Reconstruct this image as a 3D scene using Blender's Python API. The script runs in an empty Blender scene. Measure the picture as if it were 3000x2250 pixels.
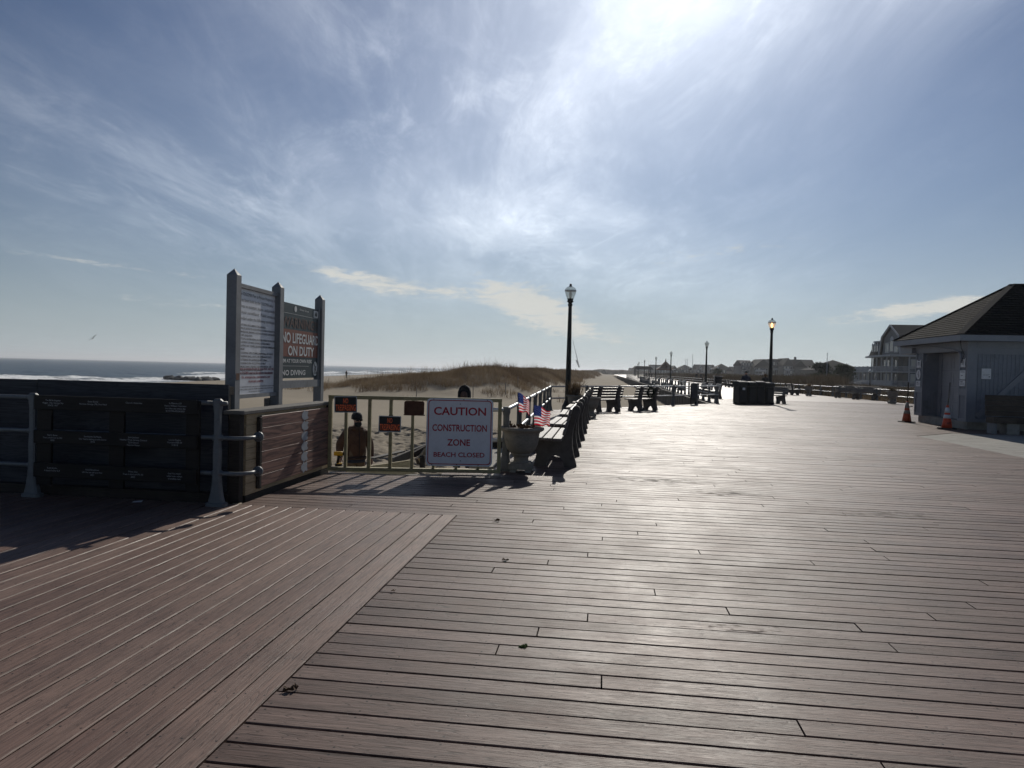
import bpy, math, random
import numpy as np
from mathutils import Vector, Matrix
random.seed(7); NR = np.random.RandomState(11)
SC = bpy.context.scene
COL = SC.collection
R = math.radians
# ------------------------------------------------------------------ camera
H = 1.5
FPX = 2100.0
_p, _r = R(1.146), R(1.41)
F0 = Vector((0, math.cos(_p), -math.sin(_p))); U0 = Vector((0, math.sin(_p), math.cos(_p))); X0 = Vector((1, 0, 0))
RT = X0*math.cos(_r) + U0*math.sin(_r); UP = U0*math.cos(_r) - X0*math.sin(_r)
cd = bpy.data.cameras.new('camera'); cam = bpy.data.objects.new('camera', cd); COL.objects.link(cam)
cd.sensor_width = 36; cd.lens = 36*FPX/3000; cd.clip_start = 0.05; cd.clip_end = 30000
m = Matrix.Identity(4)
for i in range(3):
    m[i][0], m[i][1], m[i][2] = RT[i], UP[i], -F0[i]
m[2][3] = H
cam.matrix_world = m
SC.camera = cam
# ------------------------------------------------------------------ sun, sky, exposure
SUN_AZ, SUN_EL = R(12.3), R(31.0)
SD = Vector((math.sin(SUN_AZ)*math.cos(SUN_EL), math.cos(SUN_AZ)*math.cos(SUN_EL), math.sin(SUN_EL)))
sl = bpy.data.lights.new('sun', 'SUN'); sun = bpy.data.objects.new('sun', sl); COL.objects.link(sun)
sl.energy = 3.3; sl.angle = R(0.5); sl.color = (1.0, 0.94, 0.84)
sun.rotation_euler = SD.to_track_quat('Z', 'Y').to_euler()
SKY = 0.05
SC.view_settings.view_transform = 'Standard'; SC.view_settings.look = 'None'
SC.view_settings.exposure = 0.0; SC.view_settings.gamma = 1.0


class NT:
    """small node-tree writer"""
    def __init__(s, nt):
        s.nt = nt; nt.nodes.clear()
    def n(s, typ, ins=None, **kw):
        nd = s.nt.nodes.new(typ)
        for k, v in kw.items():
            setattr(nd, k, v)
        for k, v in (ins or {}).items():
            s.set(nd.inputs[k], v)
        return nd
    def set(s, sock, v):
        if isinstance(v, bpy.types.NodeSocket):
            s.nt.links.new(v, sock)
        elif isinstance(v, bpy.types.Node):
            s.nt.links.new(v.outputs[0], sock)
        else:
            if hasattr(sock, 'default_value'):
                try:
                    sock.default_value = v
                except Exception:
                    sock.default_value = (*v, 1.0)
    def m(s, op, a, b=0.0, c=None, clamp=False):
        nd = s.nt.nodes.new('ShaderNodeMath'); nd.operation = op; nd.use_clamp = clamp
        s.set(nd.inputs[0], a); s.set(nd.inputs[1], b)
        if c is not None: s.set(nd.inputs[2], c)
        return nd.outputs[0]
    def mix(s, f, a, b, blend='MIX'):
        nd = s.nt.nodes.new('ShaderNodeMix'); nd.data_type = 'RGBA'; nd.blend_type = blend
        s.set(nd.inputs[0], f)
        for k, v in ((6, a), (7, b)):
            if isinstance(v, tuple) and len(v) == 3: v = (*v, 1.0)
            s.set(nd.inputs[k], v)
        return nd.outputs[2]
    def mr(s, v, a, b, c=0.0, d=1.0, smooth=False):
        nd = s.nt.nodes.new('ShaderNodeMapRange'); nd.clamp = True
        if smooth: nd.interpolation_type = 'SMOOTHSTEP'
        for i, x in enumerate((v, a, b, c, d)): s.set(nd.inputs[i], x)
        return nd.outputs[0]
    def noise(s, vec, scale, detail=3.0, rough=0.55, out=0, dist=0.0):
        nd = s.n('ShaderNodeTexNoise', {'Vector': vec, 'Scale': scale, 'Detail': detail, 'Roughness': rough, 'Distortion': dist})
        return nd.outputs[out]
    def map(s, vec, loc=(0, 0, 0), rot=(0, 0, 0), sc=(1, 1, 1)):
        return s.n('ShaderNodeMapping', {0: vec, 1: loc, 2: rot, 3: sc}).outputs[0]


def build_world():
    w = bpy.data.worlds.new('World'); SC.world = w; w.use_nodes = True
    t = NT(w.node_tree)
    sky = t.n('ShaderNodeTexSky', sky_type='NISHITA')
    sky.sun_disc = False; sky.sun_elevation = SUN_EL; sky.sun_rotation = SUN_AZ
    sky.altitude = 0; sky.air_density = 1.0; sky.dust_density = 0.6; sky.ozone_density = 2.5
    tc = t.n('ShaderNodeTexCoord').outputs['Generated']
    nrm = t.n('ShaderNodeVectorMath', {0: tc}, operation='NORMALIZE').outputs[0]
    sep = t.n('ShaderNodeSeparateXYZ', {0: nrm}); x, y, z = sep.outputs
    zz = t.m('ADD', t.m('MAXIMUM', z, 0.0), 0.10)
    pl = t.n('ShaderNodeCombineXYZ', {0: t.m('DIVIDE', x, zz), 1: t.m('DIVIDE', y, zz), 2: 0.0}).outputs[0]
    dot = t.n('ShaderNodeVectorMath', {0: nrm, 1: tuple(SD)}, operation='DOT_PRODUCT').outputs['Value']
    dot = t.m('MAXIMUM', dot, 0.0)
    glow = t.m('POWER', dot, 18.0); glow2 = t.m('POWER', dot, 90.0); glow3 = t.m('POWER', dot, 5.0)
    # high cirrus veil, combed into soft streaks
    def streak(rot, sc, off, lo, hi, d=5.0, dist=0.0, rough=0.6, scale=1.0):
        v = t.map(pl, off, (0, 0, rot), sc)
        return t.mr(t.noise(v, scale, d, rough, 0, dist), lo, hi, 0, 1, True)
    veil = streak(R(12), (0.6, 0.3, 1), (2.3, 0.7, 0), 0.36, 0.66, 3.0)
    s1 = streak(R(-24), (1.35, 0.50, 1), (4.1, 1.3, 0), 0.36, 0.72, 8.0, 0.8, 0.66)
    s2 = streak(R(34), (3.0, 1.3, 1), (0.3, 7.1, 0), 0.38, 0.74, 7.0, 1.2, 0.68)
    fine = streak(R(70), (9.0, 3.2, 1), (5.3, 2.1, 0), 0.34, 0.74, 6.0, 1.0, 0.70)
    ci = t.m('ADD', t.m('MULTIPLY', s1, 0.62), t.m('MULTIPLY', t.m('MULTIPLY', s2, t.m('ADD', fine, .32)), 0.50))
    # azimuth / elevation in degrees for the broad layout of the cloud field
    az = t.m('MULTIPLY', t.m('ARCTAN2', x, y), 57.2958)
    el = t.m('MULTIPLY', t.m('ARCSINE', z), 57.2958)
    def blob(a0, e0, sa, se, tilt=0.0):
        da = t.m('SUBTRACT', az, a0); de = t.m('SUBTRACT', el, e0)
        ct, st = math.cos(R(tilt)), math.sin(R(tilt))
        p = t.m('ADD', t.m('MULTIPLY', da, ct/sa), t.m('MULTIPLY', de, st/sa))
        q = t.m('SUBTRACT', t.m('MULTIPLY', de, ct/se), t.m('MULTIPLY', da, st/se))
        r2 = t.m('ADD', t.m('MULTIPLY', p, p), t.m('MULTIPLY', q, q))
        return t.m('EXPONENT', t.m('MULTIPLY', r2, -1.0))
    def add(*a):
        o = a[0]
        for b in a[1:]: o = t.m('ADD', o, b)
        return o
    band = add(t.m('MULTIPLY', blob(6, 29, 26, 12, 24), 0.72), t.m('MULTIPLY', blob(30, 28, 14, 4.5, 12), 0.70), t.m('MULTIPLY', blob(-4, 17, 20, 8, -16), 0.40),
               t.m('MULTIPLY', blob(-26, 13, 24, 5.2, -8), 1.1), t.m('MULTIPLY', blob(3, 11, 13, 3, -16), 0.60), t.m('MULTIPLY', blob(-18, 26, 14, 4, -12), 0.30), 0.07)
    dens = t.m('MULTIPLY', band, t.m('ADD', t.m('MULTIPLY', veil, 0.30), t.m('ADD', ci, 0.20)))
    # low bright wisps of stratocumulus
    ae = t.n('ShaderNodeCombineXYZ', {0: az, 1: el, 2: 0.0}).outputs[0]
    wn = t.noise(t.map(ae, (3.0, 1.7, 0), (0, 0, R(9)), (0.30, 1.5, 1)), 1.0, 8.0, 0.66, 0, 0.6)
    wn2 = t.noise(t.map(ae, (9.0, 4.7, 0), (0, 0, R(12)), (0.9, 3.2, 1)), 1.0, 6.0, 0.65, 0, 0.4)
    wmask = add(t.m('MULTIPLY', blob(-12.2, 6.7, 4.4, 0.85, -10), 0.95), t.m('MULTIPLY', blob(-6.0, 6.1, 4.0, 0.6, -6), 0.6), t.m('MULTIPLY', blob(1.4, 5.2, 4.6, 1.5, -16), 1.35), t.m('MULTIPLY', blob(6, 3.0, 6, 0.6, -6), 0.55),
                t.m('MULTIPLY', blob(29.8, 4.9, 5.6, 0.62, 7), 1.3), t.m('MULTIPLY', blob(-30, 6.6, 8, 0.35, -3), 0.45), t.m('MULTIPLY', blob(-24, 4.2, 10, 0.4, -3), 0.4), t.m('MULTIPLY', blob(17, 9.5, 8, 0.6, 8), .45))
    wisp = t.mr(t.m('ADD', t.m('MULTIPLY', wn, 1.15), t.m('ADD', t.m('MULTIPLY', wn2, 0.75), t.m('MULTIPLY', wmask, 0.50))), 1.10, 1.52, 0, 1.0, True)
    wisp = t.m('MULTIPLY', wisp, t.m('MINIMUM', t.m('MULTIPLY', wmask, 1.5), 0.9))
    # colours (radiance / SKY)
    K = 1.0/SKY
    base = t.n('ShaderNodeMixRGB', {0: 1.0, 1: sky.outputs[0], 2: (0.42, 0.555, 0.76, 1)}, blend_type='MULTIPLY').outputs[0]
    hz = t.m('EXPONENT', t.m('MULTIPLY', t.m('MAXIMUM', el, 0.0), -0.14))
    base = t.mix(t.m('MULTIPLY', hz, 0.95), base, (0.44*K, 0.515*K, 0.55*K))
    sunside = t.mr(dot, .55, .95, .90, 1.12)
    base = t.mix(1.0, base, t.n('ShaderNodeCombineColor', {0: sunside, 1: sunside, 2: sunside}).outputs[0], 'MULTIPLY')
    cl = t.m('ADD', t.m('ADD', 0.13*K, t.m('MULTIPLY', glow3, 0.24*K)), t.m('ADD', t.m('MULTIPLY', glow, 0.20*K), t.m('MULTIPLY', glow2, 0.20*K)))
    cl = t.m('MULTIPLY', cl, dens)
    cc = t.n('ShaderNodeCombineColor', {0: cl, 1: t.m('MULTIPLY', cl, 1.0), 2: t.m('MULTIPLY', cl, 0.97)}).outputs[0]
    au = t.m('ADD', t.m('MULTIPLY', glow2, 0.20*K), t.m('MULTIPLY', glow, 0.11*K))
    c0 = t.mix(1.0, base, t.n('ShaderNodeCombineColor', {0: au, 1: au, 2: au}).outputs[0], 'ADD')
    c1 = t.mix(1.0, c0, cc, 'ADD')
    c2 = t.mix(wisp, c1, (0.66*K, 0.66*K, 0.62*K))
    bg = t.n('ShaderNodeBackground', {0: c2, 1: SKY})
    t.n('ShaderNodeOutputWorld', {0: bg})


build_world()
# ------------------------------------------------------------------ frames and helpers
TH = R(7.35)                                   # the boardwalk runs 7.35 degrees right of straight ahead
ST, CT = math.sin(TH), math.cos(TH)
def W(v, u, z=0.0):                            # across / along the boardwalk -> world
    return Vector((v*CT + u*ST, -v*ST + u*CT, z))
def P(px, py, Y):                              # world point at distance Y seen at photo pixel
    d = F0 + RT*((px-1500)/FPX) + UP*((1125-py)/FPX)
    return Vector((0, 0, H)) + d*(Y/d.y)
def G(px, py, z=0.0):
    d = F0 + RT*((px-1500)/FPX) + UP*((1125-py)/FPX)
    return Vector((0, 0, H)) + d*((z-H)/d.z)
def VU(p):
    return p.x*CT - p.y*ST, p.x*ST + p.y*CT


class MB:
    """collects geometry; build() links it as ONE mesh object"""
    def __init__(s):
        s.v = []; s.f = []; s.mi = []; s.cur = 0; s.smooth = []; s.sm = False
    def add(s, vs, fs):
        o = len(s.v); s.v += [tuple(p) for p in vs]
        for f in fs:
            s.f.append(tuple(i+o for i in f)); s.mi.append(s.cur); s.smooth.append(s.sm)
        return s
    def hexa(s, p):                            # 8 corners: bottom 4 ccw, top 4 ccw
        return s.add(p, [(3, 2, 1, 0), (4, 5, 6, 7), (0, 1, 5, 4), (1, 2, 6, 5), (2, 3, 7, 6), (3, 0, 4, 7)])
    def box(s, c, d, M=None):
        x, y, z = d[0]/2, d[1]/2, d[2]/2
        p = [Vector(q) for q in ((-x, -y, -z), (x, -y, -z), (x, y, -z), (-x, y, -z), (-x, -y, z), (x, -y, z), (x, y, z), (-x, y, z))]
        if M is not None: p = [M @ q for q in p]
        return s.hexa([q + Vector(c) for q in p])
    def bb(s, x0, x1, y0, y1, z0, z1):
        return s.box(((x0+x1)/2, (y0+y1)/2, (z0+z1)/2), (x1-x0, y1-y0, z1-z0))
    def cbox(s, c, d, b=0.006, M=None):        # box with chamfered long edges (all edges)
        x, y, z = d[0]/2, d[1]/2, d[2]/2
        b = min(b, x*.45, y*.45, z*.45)
        pts = []
        for sx in (-1, 1):
            for sy in (-1, 1):
                for sz in (-1, 1):
                    pts += [(sx*x, sy*(y-b), sz*(z-b)), (sx*(x-b), sy*y, sz*(z-b)), (sx*(x-b), sy*(y-b), sz*z)]
        import bmesh
        bm = bmesh.new()
        for q in pts: bm.verts.new(q)
        bmesh.ops.convex_hull(bm, input=bm.verts)
        bm.verts.index_update()
        vs = [Vector(q.co) for q in bm.verts]; fs = [tuple(q.index for q in f.verts) for f in bm.faces]
        bm.free()
        if M is not None: vs = [M @ q for q in vs]
        return s.add([q + Vector(c) for q in vs], fs)
    def beam(s, a, b, w, h, up=(0, 0, 1)):     # rectangular bar from a to b
        a, b = Vector(a), Vector(b); d = (b-a).normalized(); up = Vector(up)
        sd = d.cross(up)
        if sd.length < 1e-5: sd = d.cross(Vector((1, 0, 0)))
        sd.normalize(); up = sd.cross(d).normalized()
        o = [sd*(-w/2)+up*(-h/2), sd*(w/2)+up*(-h/2), sd*(w/2)+up*(h/2), sd*(-w/2)+up*(h/2)]
        vs = [a+q for q in o] + [b+q for q in o]
        return s.add(vs, [(3, 2, 1, 0), (4, 5, 6, 7), (0, 1, 5, 4), (1, 2, 6, 5), (2, 3, 7, 6), (3, 0, 4, 7)])
    def tube(s, pts, r, n=8, cap=True):
        pts = [Vector(p) for p in pts]; rs = r if isinstance(r, (list, tuple)) else [r]*len(pts)
        vs = []; fs = []; prev = None
        for i, p in enumerate(pts):
            d = (pts[min(i+1, len(pts)-1)] - pts[max(i-1, 0)]).normalized()
            a = prev if prev is not None else (Vector((0, 0, 1)) if abs(d.z) < .9 else Vector((1, 0, 0)))
            e1 = (a - d*a.dot(d)).normalized(); e2 = d.cross(e1); prev = e1
            for k in range(n):
                t = 2*math.pi*k/n
                vs.append(p + (e1*math.cos(t)+e2*math.sin(t))*rs[i])
        for i in range(len(pts)-1):
            for k in range(n):
                fs.append((i*n+k, i*n+(k+1) % n, (i+1)*n+(k+1) % n, (i+1)*n+k))
        if cap:
            fs.append(tuple(range(n-1, -1, -1))); fs.append(tuple((len(pts)-1)*n+k for k in range(n)))
        sm = s.sm; s.sm = True; s.add(vs, fs); s.sm = sm
        return s
    def lathe(s, prof, n=20, c=(0, 0, 0), smooth=True, square=False):
        vs = []; fs = []
        for r, z in prof:
            for k in range(n):
                t = 2*math.pi*(k+.5)/n
                q = 1.0
                vs.append((c[0]+r*math.cos(t)*q, c[1]+r*math.sin(t)*q, c[2]+z))
        for i in range(len(prof)-1):
            for k in range(n):
                fs.append((i*n+k, i*n+(k+1) % n, (i+1)*n+(k+1) % n, (i+1)*n+k))
        fs.append(tuple(range(n-1, -1, -1))); fs.append(tuple((len(prof)-1)*n+k for k in range(n)))
        sm = s.sm; s.sm = smooth; s.add(vs, fs); s.sm = sm
        return s
    def prism(s, poly, d0, d1, fn):            # 2-D outline extruded from d0 to d1; fn(a, b, d) -> point
        n = len(poly)
        vs = [fn(a, b, d0) for a, b in poly] + [fn(a, b, d1) for a, b in poly]
        fs = [tuple(range(n-1, -1, -1)), tuple(range(n, 2*n))] + [(i, (i+1) % n, n+(i+1) % n, n+i) for i in range(n)]
        return s.add(vs, fs)
    def xf(s, M):
        s.v = [tuple(M @ Vector(p)) for p in s.v]; return s
    def mesh(s, name, mats):
        me = bpy.data.meshes.new(name); me.from_pydata(s.v, [], s.f)
        for mt in (mats if isinstance(mats, (list, tuple)) else [mats]): me.materials.append(mt)
        me.polygons.foreach_set('material_index', s.mi)
        me.polygons.foreach_set('use_smooth', s.smooth)
        me.update(); return me
    def build(s, name, mats, parent=None, loc=None, rz=0.0, fix=False):
        me = s.mesh(name, mats)
        if fix:
            import bmesh
            bm = bmesh.new(); bm.from_mesh(me); bmesh.ops.recalc_face_normals(bm, faces=bm.faces); bm.to_mesh(me); bm.free()
        return link(name, me, parent, loc, rz)


def link(name, data, parent=None, loc=None, rz=0.0):
    o = bpy.data.objects.new(name, data); COL.objects.link(o)
    if loc is not None: o.location = loc
    o.rotation_euler = (0, 0, rz)
    if parent is not None: o.parent = parent
    return o
def tag(o, label=None, cat=None, group=None, kind=None):
    if label: o['label'] = label
    if cat: o['category'] = cat
    if group: o['group'] = group
    if kind: o['kind'] = kind
    return o
KIDS = {}
def thing(name, label, cat, loc=(0, 0, 0), rz=-TH, group=None):
    return tag(link(name, None, None, loc, rz), label, cat, group)
def struct(o): o['kind'] = 'structure'; return o
def copy_tree(o, parent=None, kids=None):
    c = o.copy(); COL.objects.link(c)
    if parent is not None: c.parent = parent
    for ch in o.children: copy_tree(ch, c)
    return c
# ------------------------------------------------------------------ materials (base colours)
def mat(name, fn):
    mt = bpy.data.materials.new(name); mt.use_nodes = True
    t = NT(mt.node_tree)
    bs = t.n('ShaderNodeBsdfPrincipled'); out = t.n('ShaderNodeOutputMaterial', {0: bs})
    fn(t, bs, out); return mt
def bump(t, bs, h, strength=0.3, dist=0.01):
    t.set(bs.inputs['Normal'], t.n('ShaderNodeBump', {'Height': h, 'Strength': strength, 'Distance': dist}).outputs[0])
def obc(t): return t.n('ShaderNodeTexCoord').outputs['Object']
def attr(t, name, out=2): return t.n('ShaderNodeAttribute', attribute_name=name).outputs[out]

def painted(name, col, rough=0.5, var=0.12, sc=3.0, dirt=0.25, metal=0.0, spec=0.5, bmp=0.15):
    def fn(t, bs, out):
        c = obc(t)
        a = t.noise(c, sc, 5, 0.6); b = t.noise(c, sc*9, 4, 0.6)
        k = t.m('ADD', t.mr(a, .3, .7, 1-var, 1+var), t.mr(b, .35, .65, -var*.5, var*.5))
        d = tuple(q*(1-dirt) for q in col)
        base = t.mix(t.mr(t.noise(c, sc*2.3, 6, .65), .52, .7), col, d)
        t.set(bs.inputs['Base Color'], t.mix(1.0, base, t.n('ShaderNodeCombineColor', {0: k, 1: k, 2: k}).outputs[0], 'MULTIPLY'))
        t.set(bs.inputs['Roughness'], t.mr(b, .3, .7, max(.05, rough-.1), min(1, rough+.12)))
        bs.inputs['Metallic'].default_value = metal; bs.inputs['Specular IOR Level'].default_value = spec
        bump(t, bs, b, bmp, 0.004)
    return mat(name, fn)

def wood(name, c1, c2, axis=0, rough=0.7, scale=1.0, knots=0.25, spec=0.3, ring=9.0, contrast=1.0, stretch=None):
    """long-grained timber; axis = direction of the grain in object space"""
    def fn(t, bs, out):
        c = obc(t)
        st = [14.0*scale]*3; st[axis] = 0.9*scale
        v = t.map(c, (0.3, 0.7, 0.2), (0, 0, 0), tuple(st))
        w = t.noise(v, 1.0, 4, 0.55, 0, 1.2)
        rings = t.m('FRACT', t.m('MULTIPLY', w, ring))
        rings = t.m('ABSOLUTE', t.m('SUBTRACT', rings, 0.5))
        st2 = [90.0*scale]*3; st2[axis] = 3.0*scale
        fine = t.noise(t.map(c, (0, 0, 0), (0, 0, 0), tuple(st2)), 1.0, 3, 0.6)
        blot = t.noise(c, 2.3*scale, 5, 0.6)
        f = t.m('ADD', t.m('MULTIPLY', t.mr(rings, .05, .42), .6*contrast), t.m('ADD', t.mr(fine, .3, .7, -.25, .25), t.mr(blot, .3, .7, -.05, .45)), clamp=True)
        col = t.mix(f, c2, c1)
        kn = t.mr(t.n('ShaderNodeTexVoronoi', {'Vector': t.map(c, (.1, .2, .3), (0, 0, 0), tuple(2.2*scale if i != axis else 1.1*scale for i in range(3))), 'Scale': 1.0}).outputs[0], .05, .16, knots, 0)
        col = t.mix(kn, col, tuple(q*.35 for q in c2))
        t.set(bs.inputs['Base Color'], col)
        t.set(bs.inputs['Roughness'], t.mr(fine, .3, .7, rough-.08, rough+.15))
        bs.inputs['Specular IOR Level'].default_value = spec
        bump(t, bs, t.m('ADD', t.m('MULTIPLY', rings, .6), fine), 0.35, 0.003)
    return mat(name, fn)

def deck(name, ca, cb, rough, axis, stains=False, spec=0.5, gbump=0.5):
    """grooved composite boards; UV = metres along / across each board, 'rnd' = one number per board"""
    def fn(t, bs, out):
        uv = t.n('ShaderNodeTexCoord').outputs['UV']
        rnd = attr(t, 'rnd')
        sx = t.n('ShaderNodeSeparateXYZ', {0: uv}); a, b = sx.outputs[0], sx.outputs[1]
        off = t.n('ShaderNodeCombineXYZ', {0: t.m('MULTIPLY', rnd, 53.0), 1: t.m('MULTIPLY', rnd, 17.0), 2: t.m('MULTIPLY', rnd, 31.0)}).outputs[0]
        pv = t.n('ShaderNodeVectorMath', {0: t.n('ShaderNodeCombineXYZ', {0: a, 1: b, 2: 0.0}).outputs[0], 1: off}, operation='ADD').outputs[0]
        g1 = t.noise(t.map(pv, sc=(3.0, 75.0, 1)), 1.0, 3, 0.6, 0, 0.4)
        g2 = t.noise(t.map(pv, sc=(7.0, 240.0, 1)), 1.0, 2, 0.6, 0, 0.3)
        lines = t.mr(t.m('ADD', t.m('MULTIPLY', g1, .6), t.m('MULTIPLY', g2, .4)), .40, .58)
        cath = t.noise(t.map(pv, sc=(1.2, 16.0, 1)), 1.0, 2, .5, 0, .8)
        cr = t.m('ABSOLUTE', t.m('SUBTRACT', t.m('FRACT', t.m('MULTIPLY', cath, 12.0)), .5))
        cl = t.mr(cr, .02, .10, 0.0, 1.0)
        c = obc(t)
        big = t.noise(c, 0.35, 5, .62); mid = t.noise(c, 2.2, 5, .62)
        col = t.mix(t.mr(rnd, 0, 1, .0, 1.0), ca, cb)
        k = t.m('ADD', t.mr(big, .3, .7, .82, 1.16), t.mr(mid, .3, .7, -.10, .10))
        k = t.m('MULTIPLY', k, t.mr(lines, 0, 1, .66, 1.12))
        k = t.m('MULTIPLY', k, t.mr(cl, 0, 1, .58, 1.0))
        # screw heads, two per joist crossing
        ja = t.m('MULTIPLY', t.m('SUBTRACT', t.m('FRACT', t.m('DIVIDE', a, 0.406)), .5), .406)
        jb = t.m('SUBTRACT', t.m('ABSOLUTE', t.m('SUBTRACT', b, .0705)), .046)
        rr = t.m('SQRT', t.m('ADD', t.m('MULTIPLY', ja, ja), t.m('MULTIPLY', jb, jb)))
        scr = t.mr(rr, .0046, .0064, .15, 1.0)
        k = t.m('MULTIPLY', k, scr)
        rgh = t.m('ADD', t.mr(mid, .3, .7, rough-.07, rough+.07), t.mr(big, .3, .7, .05, -.05))
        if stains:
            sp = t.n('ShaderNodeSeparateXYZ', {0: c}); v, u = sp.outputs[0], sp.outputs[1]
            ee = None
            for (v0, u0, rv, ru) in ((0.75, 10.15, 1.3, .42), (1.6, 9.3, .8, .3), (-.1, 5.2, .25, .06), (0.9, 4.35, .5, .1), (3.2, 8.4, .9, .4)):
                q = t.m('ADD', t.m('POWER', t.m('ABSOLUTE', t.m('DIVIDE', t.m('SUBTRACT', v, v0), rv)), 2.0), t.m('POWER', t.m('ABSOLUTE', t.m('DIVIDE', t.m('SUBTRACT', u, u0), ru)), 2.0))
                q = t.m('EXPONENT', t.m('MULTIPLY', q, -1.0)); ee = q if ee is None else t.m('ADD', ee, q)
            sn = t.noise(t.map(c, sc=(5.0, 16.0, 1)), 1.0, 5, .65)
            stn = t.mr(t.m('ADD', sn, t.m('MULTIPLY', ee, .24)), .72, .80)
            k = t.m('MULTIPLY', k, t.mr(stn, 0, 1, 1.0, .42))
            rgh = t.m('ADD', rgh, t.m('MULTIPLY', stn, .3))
        speck = t.mr(t.noise(c, 55.0, 3, .7), .70, .80)
        k = t.m('MULTIPLY', k, t.mr(speck, 0, 1, 1.0, .75))
        scuff = t.m('MULTIPLY', t.mr(t.noise(t.map(c, (7, 3, 0), (0, 0, .4), (1.6, 2.6, 1)), 1.0, 8, .72), .56, .72), t.mr(t.noise(c, 30.0, 4, .7), .42, .62))
        k = t.m('ADD', k, t.m('MULTIPLY', scuff, .34)); grime = t.mr(t.noise(t.map(c, (1, 9, 0), (0, 0, -.5), (.8, 1.5, 1)), 1.0, 7, .7), .55, .72, 0, .30)
        k = t.m('MULTIPLY', k, t.m('SUBTRACT', 1.0, grime))
        t.set(bs.inputs['Base Color'], t.mix(1.0, col, t.n('ShaderNodeCombineColor', {0: k, 1: k, 2: k}).outputs[0], 'MULTIPLY'))
        t.set(bs.inputs['Roughness'], rgh); bs.inputs['Specular IOR Level'].default_value = spec
        bump(t, bs, t.m('ADD', t.m('MULTIPLY', lines, .7), t.m('MULTIPLY', cl, .5)), gbump, 0.002)
    return mat(name, fn)

def flat(name, col, rough=.6, spec=.3, metal=0.0, emit=None, estr=0.0, alpha=None):
    def fn(t, bs, out):
        n = t.noise(obc(t), 12.0, 4, .6)
        k = t.mr(n, .3, .7, .9, 1.1)
        t.set(bs.inputs['Base Color'], t.mix(1.0, col, t.n('ShaderNodeCombineColor', {0: k, 1: k, 2: k}).outputs[0], 'MULTIPLY'))
        bs.inputs['Roughness'].default_value = rough; bs.inputs['Specular IOR Level'].default_value = spec; bs.inputs['Metallic'].default_value = metal
        if emit: bs.inputs['Emission Color'].default_value = (*emit, 1); bs.inputs['Emission Strength'].default_value = estr
    return mat(name, fn)

def sand_fn(t, bs, out):
    c = obc(t)
    a = t.noise(c, .12, 5, .6); b = t.noise(c, 1.6, 5, .65); d = t.noise(c, 9.0, 4, .7); e = t.noise(c, 60.0, 3, .7)
    sp = t.n('ShaderNodeSeparateXYZ', {0: c})
    land = attr(t, 'land'); dune = attr(t, 'dune')
    col = t.mix(t.mr(a, .3, .7), (.27, .23, .17), (.33, .28, .21))
    col = t.mix(t.mr(b, .35, .7, 0, .5), col, (.25, .21, .155))
    col = t.mix(t.mr(t.m('ADD', t.m('MULTIPLY', dune, .55), t.m('MULTIPLY', d, .5)), .52, .75, 0, .8), col, (.16, .12, .08))
    col = t.mix(land, col, t.mix(d, (.10, .085, .06), (.19, .16, .115)))
    wet = attr(t, 'wet')
    col = t.mix(wet, col, (.13, .11, .085))
    t.set(bs.inputs['Base Color'], col); t.set(bs.inputs['Roughness'], t.mr(wet, 0, 1, .95, .45)); bs.inputs['Specular IOR Level'].default_value = .12
    bump(t, bs, t.m('ADD', t.m('MULTIPLY', b, .6), t.m('ADD', t.m('MULTIPLY', d, .3), t.m('MULTIPLY', e, .06))), .55, .12)

def water_fn(t, bs, out):
    c = obc(t)
    n1 = t.noise(t.map(c, sc=(.16, .07, 1)), 1.0, 5, .6); n2 = t.noise(t.map(c, sc=(.9, .45, 1)), 1.0, 4, .6)
    foam = attr(t, 'foam')
    fn_ = t.noise(t.map(c, sc=(.55, .28, 1)), 1.0, 6, .7)
    f = t.mr(t.m('ADD', foam, t.m('MULTIPLY', t.m('SUBTRACT', fn_, .5), 1.1)), .42, .62)
    col = t.mix(t.mr(n1, .38, .62), (.014, .030, .042), (.035, .062, .078))
    col = t.mix(f, col, (.78, .80, .80))
    t.set(bs.inputs['Base Color'], col); t.set(bs.inputs['Roughness'], t.mr(f, 0, 1, .30, .9)); bs.inputs['IOR'].default_value = 1.33
    bs.inputs['Specular IOR Level'].default_value = .22
    bump(t, bs, t.m('ADD', n1, t.m('MULTIPLY', n2, .35)), .9, 1.2)

def blades(name, c1, c2, c3):
    def fn(t, bs, out):
        r = attr(t, 'rnd')
        col = t.mix(t.mr(r, 0, .55), c1, c2); col = t.mix(t.mr(r, .6, 1), col, c3)
        t.set(bs.inputs['Base Color'], col); bs.inputs['Roughness'].default_value = .8; bs.inputs['Specular IOR Level'].default_value = .15
        tr = t.n('ShaderNodeBsdfTranslucent', {0: col})
        t.set(out.inputs[0], t.n('ShaderNodeMixShader', {0: .35, 1: bs.outputs[0], 2: tr.outputs[0]}))
    return mat(name, fn)

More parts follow.
